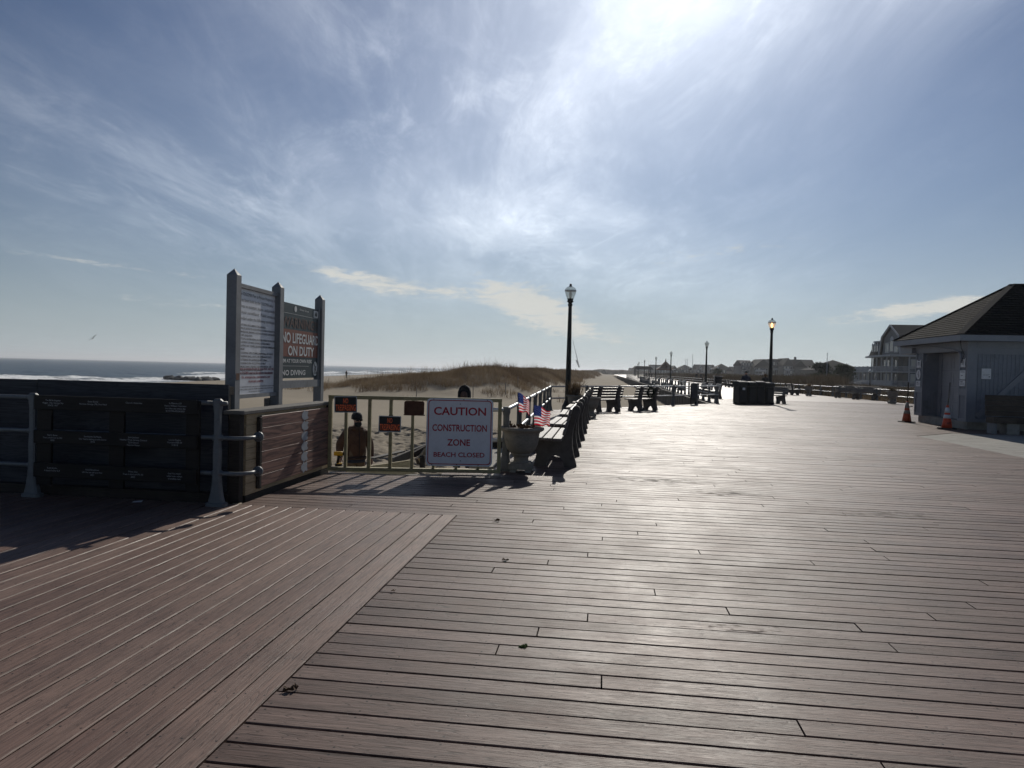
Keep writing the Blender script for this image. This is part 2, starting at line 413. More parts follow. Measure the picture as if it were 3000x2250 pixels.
def shingle_fn(c1, c2, pitch=.14):
    def fn(t, bs, out):
        uv = t.n('ShaderNodeTexCoord').outputs['UV']
        br = t.n('ShaderNodeTexBrick', {'Vector': uv, 'Color1': (*c1, 1), 'Color2': (*c2, 1), 'Mortar': (*[q*.25 for q in c1], 1), 'Scale': 1.0, 'Mortar Size': .018, 'Brick Width': .30, 'Row Height': pitch})
        n = t.noise(uv, 30, 4, .7); n2 = t.noise(uv, 1.3, 4, .6)
        k = t.m('ADD', t.mr(n, .3, .7, .8, 1.1), t.mr(n2, .3, .7, -.15, .15))
        t.set(bs.inputs['Base Color'], t.mix(1.0, br.outputs[0], t.n('ShaderNodeCombineColor', {0: k, 1: k, 2: k}).outputs[0], 'MULTIPLY'))
        bs.inputs['Roughness'].default_value = .95; bs.inputs['Specular IOR Level'].default_value = .06
        bump(t, bs, t.m('ADD', t.m('MULTIPLY', br.outputs[1], -1.0), t.m('MULTIPLY', n, .3)), .8, .012)
    return fn

def glass_fn(t, bs, out):                       # ribbed acrylic lamp globe
    n = t.noise(obc(t), 14, 3, .5)
    bs.inputs['Base Color'].default_value = (.82, .84, .82, 1); bs.inputs['Roughness'].default_value = .12
    tr = t.n('ShaderNodeBsdfTransparent', {0: (.90, .92, .90, 1)})
    t.set(out.inputs[0], t.n('ShaderNodeMixShader', {0: t.mr(n, .3, .7, .30, .45), 1: tr.outputs[0], 2: bs.outputs[0]}))

M = {}
M['deck_main'] = deck('composite_boards_grey', (.122, .081, .066), (.188, .131, .109), .51, 0, True, .185, .6)
M['deck_left'] = deck('composite_boards_brown', (.165, .101, .078), (.215, .143, .113), .55, 1, False, .28, .35)
M['sheet'] = painted('worn_boards_far', (.15, .108, .088), .50, .12, .6, .2, 0, .27)
M['sand'] = mat('beach_sand', sand_fn)
M['water'] = mat('sea_water', water_fn)
M['concrete'] = painted('weathered_concrete', (.26, .25, .225), .85, .18, 2.0, .35, 0, .25, .4)
M['bench_conc'] = painted('bench_concrete', (.105, .095, .085), .8, .2, 4.0, .35, 0, .3, .4)
M['urn'] = painted('urn_concrete', (.22, .205, .175), .85, .2, 3.5, .35, 0, .25, .5)
M['slat'] = wood('bench_slat', (.17, .155, .14), (.10, .09, .08), 1, .46, 1.0, .15, .32)
M['black'] = painted('black_iron', (.009, .010, .011), .45, .2, 5.0, .2, 0, .25)
M['rail'] = painted('galvanised_pipe', (.55, .56, .56), .38, .1, 6.0, .2, .55, .5)
M['post'] = painted('grey_cast_post', (.10, .105, .105), .6, .15, 6.0, .3)
M['post_dark'] = painted('dark_cast_post', (.10, .105, .105), .6, .15, 6.0, .3)
M['rail_white'] = painted('grey_painted_rail', (.115, .128, .138), .5, .15, 6.0, .25)
M['ply'] = wood('weathered_plywood', (.072, .076, .086), (.028, .030, .036), 0, .8, .55, .5, .2, 12.0, .8)
M['plywarm'] = wood('brown_weathered_board', (.10, .082, .066), (.045, .036, .03), 0, .8, .7, .4, .2)
M['memorial'] = wood('dark_composite_plank', (.011, .0085, .0075), (.006, .005, .0045), 0, .6, 1.0, .1, .3)
M['pine'] = wood('treated_pine', (.52, .41, .26), (.33, .25, .15), 1, .75, 1.0, .6, .25)
M['pinex'] = wood('fresh_pine', (.56, .49, .33), (.42, .36, .23), 0, .7, .8, .5, .25)
M['grayw'] = wood('grey_weathered_timber', (.19, .18, .165), (.10, .095, .088), 0, .8, 1.0, .4, .2)
M['darkw'] = wood('dark_wet_timber', (.05, .042, .036), (.025, .021, .018), 0, .8, 1.0, .3, .25)
M['redcomp'] = wood('red_brown_composite', (.26, .140, .105), (.070, .038, .031), 1, .55, .42, .0, .4, 7.0, 1.6)
M['gate'] = painted('gate_yellow_pine', (.30, .255, .13), .65, .2, 5.0, .3)
M['white'] = painted('white_sign_enamel', (.66, .67, .70), .4, .06, 2.5, .15)
M['signgrey'] = painted('signpost_grey', (.168, .176, .186), .7, .15, 4.0, .25)
M['red'] = flat('sign_red', (.36, .018, .03), .5)
M['orange'] = flat('sign_orange_red', (.95, .17, .05), .5)
M['signblack'] = flat('sign_black', (.012, .012, .013), .45)
M['alu'] = flat('sign_edge', (.42, .43, .43), .5, .4, .3)
M['rust'] = painted('rusted_plate', (.085, .030, .014), .8, .35, 14.0, .5)
M['navygreen'] = flat('sign_dark_green', (.020, .036, .040), .5)
M['rustorange'] = flat('sign_faded_orange', (.185, .055, .030), .55)
M['fadeorange'] = flat('sign_faded_lettering', (.085, .042, .032), .55)
M['offwhite'] = flat('lettering_white', (.62, .62, .60), .5)
M['ink'] = flat('ink_grey', (.085, .085, .10), .6)
M['inkred'] = flat('ink_red', (.22, .03, .055), .6)
M['etch'] = flat('etched_lettering', (.36, .38, .40), .6)
M['glass'] = mat('lamp_glass', glass_fn)
M['bulb'] = flat('lit_bulb', (.9, .6, .3), .5, .3, 0, (1.0, .48, .14), 9.0)
M['bulboff'] = flat('unlit_bulb', (.75, .74, .70), .4)
M['bin'] = painted('bin_dark_plastic', (.007, .009, .014), .42, .15, 3.0, .2, 0, .25)
M['paper'] = flat('paper_white', (.70, .71, .72), .6)
M['cone'] = flat('cone_orange', (.62, .075, .028), .5, .4)
M['coneold'] = flat('cone_faded_orange', (.46, .085, .035), .6, .3)
M['conew'] = flat('cone_band', (.62, .66, .68), .35, .4)
M['conewold'] = flat('cone_band_dirty', (.30, .28, .24), .6, .3)
M['rubber'] = flat('black_rubber', (.012, .012, .012), .7)
M['clap'] = painted('pavilion_grey_blue', (.170, .190, .225), .6, .12, 1.3, .32)
M['claptrim'] = painted('pavilion_trim', (.205, .222, .255), .55, .08, 2.0, .12)
M['clapdoor'] = painted('pavilion_door', (.31, .32, .345), .5, .06, 2.0, .1)
M['shingle'] = mat('asphalt_shingle', shingle_fn((.019, .019, .020), (.011, .011, .012)))
M['shinglefar'] = flat('roof_far', (.030, .030, .033), .95, .08)
M['hsiding'] = painted('house_siding', (.085, .098, .115), .7, .08, .6, .15)
M['htrim'] = painted('house_trim', (.32, .34, .37), .6, .06, .6, .1)
M['hwin'] = flat('window_glass', (.02, .024, .03), .12, .6)
M['hwinl'] = flat('window_curtain', (.40, .40, .36), .4, .5)
M['grass'] = blades('dune_grass_blades', (.095, .062, .034), (.155, .108, .062), (.23, .170, .105))
M['scrub'] = blades('scrub_twigs', (.050, .040, .030), (.075, .058, .040), (.10, .082, .05))
M['needles'] = blades('pine_needles', (.018, .028, .018), (.030, .045, .026), (.045, .060, .035))
M['weed'] = blades('weed_blades', (.06, .09, .035), (.08, .12, .05), (.10, .14, .06))
M['bark'] = painted('bark', (.06, .05, .04), .9, .3, 8.0, .4)
M['jacket'] = painted('brown_canvas_coat', (.100, .050, .028), .85, .35, 5.0, .45, 0, .3, .6)
M['jacketdark'] = painted('dark_brown_canvas', (.045, .024, .016), .85, .2, 9.0, .2)
M['trouser'] = painted('tan_work_trousers', (.16, .11, .065), .9, .12, 7.0, .2)
M['skin'] = flat('skin', (.36, .20, .14), .55)
M['skinshade'] = flat('shaded_skin', (.11, .065, .05), .6)  # skin darkened to carry the shade inside the hood
M['darkcloth'] = painted('black_cloth', (.010, .011, .013), .85, .2, 9.0, .2)
M['greycloth'] = painted('grey_cloth', (.045, .048, .055), .85, .2, 9.0, .2)
M['navy'] = painted('navy_cloth', (.020, .026, .045), .85, .2, 9.0, .2)
def cloth(name, col):
    def fn(t, bs, out):
        bs.inputs['Base Color'].default_value = (*col, 1); bs.inputs['Roughness'].default_value = .75; bs.inputs['Specular IOR Level'].default_value = .15
        t.set(out.inputs[0], t.n('ShaderNodeMixShader', {0: .5, 1: bs.outputs[0], 2: t.n('ShaderNodeBsdfTranslucent', {0: (*col, 1)}).outputs[0]}))
    return mat(name, fn)
M['flagred'] = cloth('flag_red', (.62, .02, .04)); M['flagwhite'] = cloth('flag_white', (.85, .85, .85)); M['flagblue'] = cloth('flag_blue', (.025, .04, .16))
M['yellow'] = flat('tool_yellow', (.62, .36, .03), .45)
M['leaf'] = painted('dead_leaf', (.10, .055, .025), .8, .3, 30.0, .3)
M['rock'] = painted('jetty_rock', (.05, .05, .048), .8, .3, 1.0, .4)
M['car'] = flat('car_paint', (.35, .36, .38), .25, .5, .3)
# ------------------------------------------------------------------ lettering outlines
WHITE_TOP = ['The OGCMA Pier is Private Property. It', 'has been built by the OGCMA who', 'strives to maintain, insure, and provide', '24 hour surveillance.  Public access is', 'provided under the following conditions:']
WHITE_LIST = ['NO SITTING OR CLIMBING ON RAILINGS', 'NO FREE OR OBSTRUCTED ACCESS WITHOUT OGCMA AUTHORIZATION', 'NO MARIJUANA, SMOKING, ALCOHOL OR GLASS CONTAINERS', 'NO OFF LEASH PETS',
              'NO CYCLING, SKATEBOARDING, OR OTHER WHEELED RECREATION', 'NO LOCKING OF BIKES, KAYAKS, OR EQUIPMENT', 'NO LAYING OUT TOWELS, BLANKETS OR SUN UMBRELLAS', 'NO MUSIC',
              'NO COOKING, OPEN FLAMES, FIREWORKS, OR LIGHTS', 'NO SLEEPING BAGS, TENTS, OR OVERNIGHT STAYS', 'NO LITTERING OR LEAVING BEHIND DEBRIS', 'NO CLEANING FISH OR CUTTING OF BAIT',
              'NO MORE THAN 2 FISHING RODS PER PERSON.  NO', '  FIXING OF RODS TO THE RAILING', 'NO COOLERS, CHAIRS, BUCKETS, CARTS, OR WAGONS']
WHITE_RED = ['Persons accessing the pier do so at their own risk.', 'The OGCMA reserves the right to close the pier', 'for emergencies, maintenance, and', 'inclement weather.']
WHITE_FOOT = ['This is a restricted structure by the pier to use of Ocean Grove customer use', 'If you see a problem, contact the OGCMA immediately by calling 732-775-0035', 'For emergencies contact 911']
MEMO = [[['The Bill & Angelas', 'Auggie, Olly, George Fay', 'SINCE 1937'], ['Susan Buddy', 'Norman George (78) Shea Neid'], ['Claire E. Ackerman'], ['In Memory Of', 'Henry William Heitmann', 'the tides was every day', '8/19/1936-02/04/2021']],
        [['Neil J. Bauer', 'Years of service to OG', '2020'], ['Sue & John DeMattia', 'Our hearts belong to this Grove', '2018'], ['John Jackson', 'Heather Wray, Jeremy Coward', 'TJ Struncuse', 'Therron Foster'], ['Lauren Regina', 'Romano 8/30-39', '7/18/18']],
        [['Ruth & John', 'A beach home SLA'], ['Heidi Brockman', 'Lift the sea call you free', '2021'], ['Prime Out', 'Trust in the Lord Ps 3:5', '2022'], ['And You And I', 'called over valleys', 'of endless seas']]]
MISC = ['CAUTION', 'CONSTRUCTION', 'ZONE', 'BEACH CLOSED', 'NO', 'TRESPASSING', 'WARNING!!!', 'NO LIFEGUARD', 'ON DUTY', 'SWIM AT YOUR OWN RISK', 'NO DIVING', 'RPT', 'Ocean Grove', 'MOUTH OF RIVER']
TXT = {}
def load_text():
    todo = []
    strs = set(WHITE_TOP+WHITE_LIST+WHITE_RED+WHITE_FOOT+MISC)
    for r in MEMO:
        for c in r: strs |= set(c)
    for s in sorted(strs):
        for bold in (0.0, 0.022):
            cu = bpy.data.curves.new('lettering', 'FONT'); cu.body = s; cu.size = 1; cu.offset = bold; cu.resolution_u = 3
            o = bpy.data.objects.new('lettering', cu); COL.objects.link(o); todo.append((s, bold > 0, o))
    bpy.context.view_layer.update()
    dg = bpy.context.evaluated_depsgraph_get()
    for s, b, o in todo:
        e = o.evaluated_get(dg); me = e.to_mesh()
        TXT[s, b] = ([tuple(v.co) for v in me.vertices], [tuple(p.vertices) for p in me.polygons])
        e.to_mesh_clear()
    for s, b, o in todo:
        cu = o.data; bpy.data.objects.remove(o); bpy.data.curves.remove(cu)
load_text()
def put_text(mb, s, fn, x, y, w=None, h=None, bold=True, align='c', d=0.0):
    """string fitted to width w / cap height h, centred (or left) at x, y in sign coordinates; fn(x, y, d) -> point"""
    vs, fs = TXT[s, bold]
    x0 = min(v[0] for v in vs); x1 = max(v[0] for v in vs)
    cap = 0.729
    sy = (h or .1)/cap
    sx = w/(x1-x0) if w else sy
    cx = (x0+x1)/2 if align == 'c' else x0
    mb.add([fn(x+(v[0]-cx)*sx, y+v[1]*sy, d) for v in vs], fs)
def rrect(x0, x1, y0, y1, r, n=5):
    o = []
    for cx, cy, a0 in ((x1-r, y0+r, -90), (x1-r, y1-r, 0), (x0+r, y1-r, 90), (x0+r, y0+r, 180)):
        for k in range(n+1):
            a = R(a0+90*k/n); o.append((cx+r*math.cos(a), cy+r*math.sin(a)))
    return o
def ring(mb, outer, inner, fn, d):
    n = len(outer)
    mb.add([fn(a, b, d) for a, b in outer]+[fn(a, b, d) for a, b in inner], [(i, (i+1) % n, n+(i+1) % n, n+i) for i in range(n)])
# ------------------------------------------------------------------ boardwalk decks
def deck_left(u):                              # sea-side edge of the main deck (across coordinate)
    if u < 7.15: return -1.45
    if u < 9.72: return -3.80
    if u < 10.6: return -2.25
    if u < 26.9: return -1.80-.03*(u-10)
    if u < 38.3: return -2.25+(u-26.9)*.70
    return 5.75
def deck_right(u):
    if u < 20.3: return 8.28
    if u < 21.9: return 8.28+(u-20.3)*1.0
    if u < 46: return 19.4-(u-21.9)*.022
    if u < 75: return 18.87-(u-46)*.08
    return 16.5
PB, GAP = 0.150, 0.0140
class Boards:
    def __init__(s): s.v = []; s.f = []; s.uv = []; s.r = []
    def board(s, a0, a1, b0, w, along, ch=.004, th=.03):
        r = random.random(); o = len(s.v); uo = random.random()*20
        dz = random.uniform(-.0018, .0018)
        sec = [(0, -th), (0, -ch), (ch, 0), (w-ch, 0), (w, -ch), (w, -th)]
        for a in (a0, a1):
            for b, z in sec:
                s.v.append((a, b0+b, z+dz) if along == 0 else (b0+b, a, z+dz))
        for k in range(5):
            q = (o+k, o+k+6, o+k+7, o+k+1)
            if along == 0: q = q[::-1]
            q = q if along == 0 else q
            s.f.append(q); s.r.append(r)
            for i in q:
                e, kk = divmod(i-o, 6); s.uv.append(((a0 if e == 0 else a1)+(uo // .406)*.406, sec[kk][0]))
        for q in ((o, o+1, o+2, o+3, o+4, o+5), (o+11, o+10, o+9, o+8, o+7, o+6)):
            s.f.append(q); s.r.append(r)
            for i in q:
                e, kk = divmod(i-o, 6); s.uv.append((a0 if e == 0 else a1, sec[kk][0]))
    def build(s, name, mt):
        me = bpy.data.meshes.new(name); me.from_pydata(s.v, [], s.f); me.materials.append(mt)
        uv = me.uv_layers.new(name='UVMap'); uv.data.foreach_set('uv', np.array(s.uv, 'f').ravel())
        at = me.attributes.new('rnd', 'FLOAT', 'FACE'); at.data.foreach_set('value', np.array(s.r, 'f'))
        import bmesh
        bm = bmesh.new(); bm.from_mesh(me); bmesh.ops.recalc_face_normals(bm, faces=bm.faces); bm.to_mesh(me); bm.free()
        return struct(link(name, me, None, (0, 0, 0), -TH))
bd = Boards(); u = 7.155-PB*74; k = 0
while u < 46:
    ul = u+PB/2
    a, e = deck_left(ul), deck_right(ul)
    if u < 0: e = 8.28
    joints = []; k += 1; x = a+(.8, 3.2, 1.6, 4.5, 2.4, 4.0, 1.2, 3.6)[(k*3+(k//8)*2) % 8]+random.uniform(-.25, .25)
    while x < e-.6: joints.append(x); x += 4.87
    for i, x1 in enumerate(joints+[e]):
        x0 = a if i == 0 else joints[i-1]+.004
        g = GAP+random.choice((0, 0, 0, 0, .004, -.002))
        bd.board(x0, x1-(.004 if i < len(joints) else 0), u, PB-g, 0, .0018)
    u += PB
bd.build('boardwalk', M['deck_main'])
UEND = u
bl = Boards(); v = -1.455-.1465; k = 0
while v > -11:
    w = .1465-.0095
    if k == 18: v -= .02
    bl.board(-5, 7.148, v, w, 1, .0055)
    v -= .1465; k += 1
bl.build('side_boardwalk', M['deck_left'])
def poly_sheet(name, pts, z, mt, kind='structure'):
    mb = MB(); mb.add([(*W(a, b), z) if len((a, b)) == 2 and False else tuple(W(a, b, z)) for a, b in pts], [tuple(range(len(pts)))])
    o = mb.build(name, mt, fix=False); o['kind'] = kind; return o
far = MB()
us = [UEND, 60, 75, 110, 200, 330, 480]
for i in range(len(us)-1):
    far.add([W(5.75, us[i], -.004), W(deck_right(us[i]+.1), us[i], -.004), W(deck_right(us[i+1]), us[i+1], -.004), W(5.75, us[i+1], -.004)], [(0, 1, 2, 3)])
struct(far.build('far_boardwalk', M['sheet']))
void = MB()                                     # added dark sheet: shade below the open board gaps put in as colour
void.add([W(-11, -5.2, -.16), W(8.2, -5.2, -.16), W(8.2, 20, -.16), W(19.2, 22.5, -.16), W(18.7, 46, -.16), W(6.2, 46, -.16), W(5.9, 38.6, -.16), W(-2.0, 27.2, -.16), W(-1.6, 10.7, -.16), W(-2.2, 10.5, -.16), W(-2.2, 9.7, -.16), W(-3.8, 9.7, -.16), W(-3.8, 7.25, -.16), W(-11, 7.25, -.16)], [tuple(range(14))])
struct(void.build('board_gap_shade', M['rubber']))
# concrete apron beside the pavilion
ap = MB()
pts = [(8.29, -6), (8.29, 20.25), (9.92, 21.88), (16.5, 21.88), (16.5, -6)]
ap.prism(pts, -.16, -.004, lambda a, b, d: tuple(W(a, b, d)))
struct(ap.build('concrete_pavement', M['concrete'], fix=True))
jn = MB()
for uu in (5, 9, 13, 17):
    jn.add([W(8.32, uu, .0005), W(16.4, uu, .0005), W(16.4, uu+.02, .0005), W(8.32, uu+.02, .0005)], [(0, 1, 2, 3)])
struct(jn.build('pavement_joints', M['rubber']))

# ------------------------------------------------------------------ beach, dunes and land: one ground sheet
SAND = -1.25
def vnoise(x, y, seed=0):
    xi = np.floor(x).astype(int); yi = np.floor(y).astype(int); xf = x-xi; yf = y-yi
    def h(a, b):
        n = (a*374761393+b*668265263+seed*144665) & 0xffffffff
        n = ((n ^ (n >> 13))*1274126177) & 0xffffffff
        return ((n ^ (n >> 16)) & 0xffff)/65535.0
    u = xf*xf*(3-2*xf); w = yf*yf*(3-2*yf)
    return (h(xi, yi)*(1-u)+h(xi+1, yi)*u)*(1-w)+(h(xi, yi+1)*(1-u)+h(xi+1, yi+1)*u)*w
def fbm(x, y, o=4, seed=0):
    s = 0; a = .5
    for i in range(o):
        s = s+a*vnoise(x, y, seed+i*7); x = x*2.03+3.1; y = y*2.03+1.7; a *= .5
    return s
def sst(x, a, b):
    t = np.clip((x-a)/(b-a), 0, 1); return t*t*(3-2*t)
def dune_h(X, Y):
    v = X*CT-Y*ST; u = X*ST+Y*CT
    n = fbm(v*.09+11, u*.05+3, 4, 5)
    edge = (n-.47)*16
    foot = 57+edge*.5
    front = sst(u, foot, foot+17)
    right = 1-sst(v, -14+edge*.3+np.clip((u-80)*.02, 0, 8), -6+edge*.3+np.clip((u-80)*.03, 0, 3))
    left = sst(v, -36+edge*.3-np.clip((u-90)*.1, 0, 25), -15+edge*.2-np.clip((u-90)*.06, 0, 12))
    crest = 1.95+1.9*(n-.45)+1.1*(fbm(v*.3, u*.22, 3, 9)-.45)+1.3*(np.maximum(fbm(v*.17+4, u*.13+9, 2, 14)-.45, 0))+.55*(fbm(v*.8, u*.7, 3, 4)-.42)
    crest = crest+.30*np.exp(-((v+17)/4.0)**2-((u-74)/9.0)**2)
    return front*right*left*np.maximum(crest, .3)
def ground_h(X, Y, fine=False):
    v = X*CT-Y*ST; u = X*ST+Y*CT
    h = SAND+.25*(fbm(X*.12, Y*.12, 4, 1)-.47)
    h = h+dune_h(X, Y)
    shore = X+.02*Y+6*(fbm(X*.02, Y*.012, 2, 8)-.5)
    h = h-sst(-shore, 40, 78)*2.6-sst(-shore, 78, 140)*3.0
    land = sst(v, 17.0, 19.5)*sst(u, 20, 24)
    h = h*(1-land)+land*(-.42+.2*(fbm(X*.2, Y*.2, 3, 3)-.5))
    # sand drifted up near the gate, tracked by machines
    near = np.exp(-((X+2.0)/9.0)**2-((Y-19)/8.0)**2)
    h = h+.10*near*(fbm(X*1.3, Y*1.3, 4, 21)-.47)*1.6
    tr = 0
    for (cx, cy, rad) in ((-9.5, 21, 7.4), (-9.3, 21.2, 9.3), (2.0, 9.5, 6.6), (1.6, 9.3, 8.5), (-14, 9.5, 9.6), (-14, 9.2, 11.5), (-12, 26, 9.2), (-12, 26.3, 11.1), (6, 24, 7.6), (6.2, 24, 9.5)):
        dx = X-cx; dy = Y-cy; d = np.sqrt(dx*dx+dy*dy)-rad; ang = np.arctan2(dy, dx)
        band = np.exp(-(d/.36)**4)
        tr = np.where(band > .3, band*(.075*np.tanh(2.5*np.sin(ang*rad*2*math.pi/.52+3.0*np.abs(d)/.36))-.04), tr)
    if fine: h = h+tr*sst(Y, 11, 12.0)*(.5+.9*fbm(X*.5, Y*.5, 2, 31))+.16*(fbm(X*1.7, Y*1.7, 3, 33)-.45)+.13*(fbm(X*4.2, Y*4.2, 2, 35)-.4)
    else: h = h-.17*sst(X, -14.5, -13.5)*(1-sst(X, 1.6, 2.4))*sst(Y, 11.2, 12)*(1-sst(Y, 32, 34))
    mound = .45*np.exp(-((X+3.3)/.9)**2-((Y-13.2)/.8)**2)
    return h+mound
def polar_sheet(name, a0, a1, na, r0, r1, nr, hfn, mt, attrs):
    A = np.radians(np.linspace(a0, a1, na)); Q = r0*(r1/r0)**np.linspace(0, 1, nr)
    X = np.outer(Q, np.sin(A)); Y = np.outer(Q, np.cos(A)); Z = hfn(X, Y)
    co = np.stack([X, Y, Z], -1).reshape(-1, 3).astype('f')
    i = np.arange(nr-1)[:, None]*na+np.arange(na-1)[None, :]
    q = np.stack([i, i+na, i+na+1, i+1], -1).reshape(-1, 4)[:, ::-1]
    me = bpy.data.meshes.new(name)
    me.vertices.add(len(co)); me.vertices.foreach_set('co', co.ravel())
    me.loops.add(q.size); me.loops.foreach_set('vertex_index', q.ravel().astype('i'))
    me.polygons.add(len(q)); me.polygons.foreach_set('loop_start', np.arange(0, q.size, 4, dtype='i')); me.polygons.foreach_set('loop_total', np.full(len(q), 4, 'i'))
    me.update(calc_edges=True); me.validate()
    me.polygons.foreach_set('use_smooth', np.ones(len(me.polygons), bool))
    for k, fn in attrs.items():
        at = me.attributes.new(k, 'FLOAT', 'POINT'); at.data.foreach_set('value', np.clip(fn(X, Y, Z), 0, 1).astype('f').ravel())
    me.materials.append(mt); me.update()
    return link(name, me)
def a_land(X, Y, Z):
    v = X*CT-Y*ST; u = X*ST+Y*CT
    return sst(v, 16.4, 17.6)*sst(u, 20, 24)
gs = polar_sheet('beach_sand', -66, 62, 560, 7.4, 6000, 520, ground_h, M['sand'],
                 {'land': a_land, 'dune': lambda X, Y, Z: dune_h(X, Y)/2.2, 'wet': lambda X, Y, Z: 1-sst(Z, -3.0, -2.2)})
struct(gs)
xs = np.arange(-14.6, 2.4, .062); ys = np.arange(11.0, 34.2, .062); XX, YY = np.meshgrid(xs, ys)
ed = np.minimum(np.minimum(sst(XX, -14.6, -13.2), 1-sst(XX, 1.4, 2.4)), np.minimum(sst(YY, 11, 11.8), 1-sst(YY, 32, 34.2)))
ZZ = ground_h(XX, YY, True)*1.0-.16*(1-ed)+.0
co = np.stack([XX, YY, ZZ], -1).reshape(-1, 3).astype('f'); na = len(xs); i = np.arange(len(ys)-1)[:, None]*na+np.arange(na-1)[None, :]
q = np.stack([i, i+1, i+na+1, i+na], -1).reshape(-1, 4); me = bpy.data.meshes.new('tracked_sand')
me.vertices.add(len(co)); me.vertices.foreach_set('co', co.ravel()); me.loops.add(q.size); me.loops.foreach_set('vertex_index', q.ravel().astype('i'))
me.polygons.add(len(q)); me.polygons.foreach_set('loop_start', np.arange(0, q.size, 4, dtype='i')); me.polygons.foreach_set('loop_total', np.full(len(q), 4, 'i')); me.update(calc_edges=True)
me.polygons.foreach_set('use_smooth', np.ones(len(me.polygons), bool)); me.materials.append(M['sand']); struct(link('tracked_sand', me))
SEA = -3.0
def shore_d(X, Y): return -(X+.02*Y+6*(fbm(X*.02, Y*.012, 2, 8)-.5))
def wave_h(X, Y):
    s = shore_d(X, Y)
    z = np.zeros_like(X)
    rr = np.sqrt(X*X+Y*Y); fade = np.exp(-rr/900)
    for k, (wl, am, an) in enumerate(((13, .16, 8), (7.7, .10, -22), (4.3, .06, 31), (21, .20, -6))):
        a = R(an); ph = (X*math.cos(a)+Y*math.sin(a))*2*math.pi/wl+6*fbm(X*.02, Y*.02, 2, 40+k)
        z = z+am*fade*(1-2*np.abs(np.sin(ph/2)))*(.4+1.2*fbm(X*.05, Y*.05, 2, 50+k))
    b = 0
    for d0, am, w in ((87, .55, 3.2), (100, .85, 4.2), (121, .55, 5.5)):
        dd = s-d0-7*(fbm(X*.013+d0, Y*.018, 3, 60)-.5)
        b = b+am*np.exp(-(dd/w)**2)*sst(fbm(X*.02+d0*3, Y*.02, 2, 71), .15, .45)
    return SEA+z*sst(s, 74, 96)+b
def foam(X, Y, Z):
    s = shore_d(X, Y)
    f = .50*sst(s, 62, 68)*(1-sst(s, 80, 94))
    for d0, w, am in ((86, 7.0, .72), (98, 7.0, .86), (118, 4.5, .62)):
        dd = s-d0-7*(fbm(X*.013+d0, Y*.018, 3, 60)-.5)+2
        f = np.maximum(f, am*np.exp(-(dd/w)**2)*sst(fbm(X*.02+d0*3, Y*.02, 2, 71), .15, .42))
    return f
sea = polar_sheet('sea', -66, -4, 640, 70, 16000, 520, wave_h, M['water'], {'foam': foam})
struct(sea)

# ------------------------------------------------------------------ dune grass and scrub as leaf-sized blades
def blade_mesh(name, pts, hs, ws, rnd, mt, per=7, spread=.35, lean=.45, seed=1):
    """pts (n,3) clump feet -> per blades each, every blade two quads tapering to a tip"""
    g = np.random.RandomState(seed); n = len(pts)*per
    base = np.repeat(pts, per, 0)+np.c_[g.normal(0, spread, (n, 2)), np.zeros(n)]
    h = np.repeat(hs, per)*g.uniform(.55, 1.15, n); w = np.repeat(ws, per)*g.uniform(.7, 1.3, n)
    az = g.uniform(0, 2*math.pi, n); ln = g.uniform(.05, lean, n)*h
    d = np.c_[np.cos(az), np.sin(az), np.zeros(n)]; s = np.c_[-np.sin(az+.6*g.normal(size=n)), np.cos(az), np.zeros(n)]
    s /= np.linalg.norm(s, axis=1)[:, None]
    up = np.array([0, 0, 1.0])
    mid = base+d*(ln*.3)[:, None]+up*(h*.55)[:, None]; tip = base+d*ln[:, None]+up*h[:, None]
    hw = s*(w/2)[:, None]
    V = np.stack([base-hw, base+hw, mid-hw*.8, mid+hw*.8, tip-hw*.12, tip+hw*.12], 1).reshape(-1, 3)
    i = np.arange(n)[:, None]*6
    F = np.concatenate([i+np.array([0, 1, 3, 2]), i+np.array([2, 3, 5, 4])], 1).reshape(-1, 4)
    me = bpy.data.meshes.new(name)
    me.vertices.add(len(V)); me.vertices.foreach_set('co', V.astype('f').ravel())
    me.loops.add(F.size); me.loops.foreach_set('vertex_index', F.ravel().astype('i'))
    me.polygons.add(len(F)); me.polygons.foreach_set('loop_start', np.arange(0, F.size, 4, dtype='i')); me.polygons.foreach_set('loop_total', np.full(len(F), 4, 'i'))
    me.update(calc_edges=True)
    at = me.attributes.new('rnd', 'FLOAT', 'FACE'); at.data.foreach_set('value', np.repeat(np.clip(np.repeat(rnd, per)+g.normal(0, .15, n), 0, 1), 2).astype('f'))
    me.materials.append(mt)
    return link(name, me)
def scatter(n, v0, v1, u0, u1, seed, upow=1.0):
    g = np.random.RandomState(seed)
    v = g.uniform(v0, v1, n); u = u0+(u1-u0)*g.uniform(0, 1, n)**upow
    return v*CT+u*ST, -v*ST+u*CT, g
def on_ground(X, Y): return np.c_[X, Y, ground_h(X, Y)]
X, Y, g = scatter(52000, -46, -2, 56, 135, 3, 1.35)
dn = dune_h(X, Y); keep = (dn > .35+3.4*(fbm(X*.26, Y*.26, 3, 77)-.38)) & (g.uniform(0, 1, len(X)) < np.clip(dn*.75, .10, 1)); X, Y = X[keep], Y[keep]
rn = np.clip((fbm(X*.16, Y*.16, 3, 80)-.47)*4.0+.45, 0, 1)
hh = (.30+.55*fbm(X*.35, Y*.35, 3, 81))*np.where(g.uniform(0, 1, len(keep))[keep] > .96, 2.3, 1)
tag(blade_mesh('dune_grass', on_ground(X, Y), hh, np.full(len(X), .020), rn, M['grass'], 7, .20, .7, 5), 'brown dry grass covering the sand dune beyond the beach', 'grass', None, 'stuff')
X, Y, g = scatter(36000, -75, 2, 130, 520, 4, 1.6)
dn = dune_h(X, Y); keep = dn > .25+1.2*(fbm(X*.1, Y*.1, 3, 77)-.33); X, Y = X[keep], Y[keep]
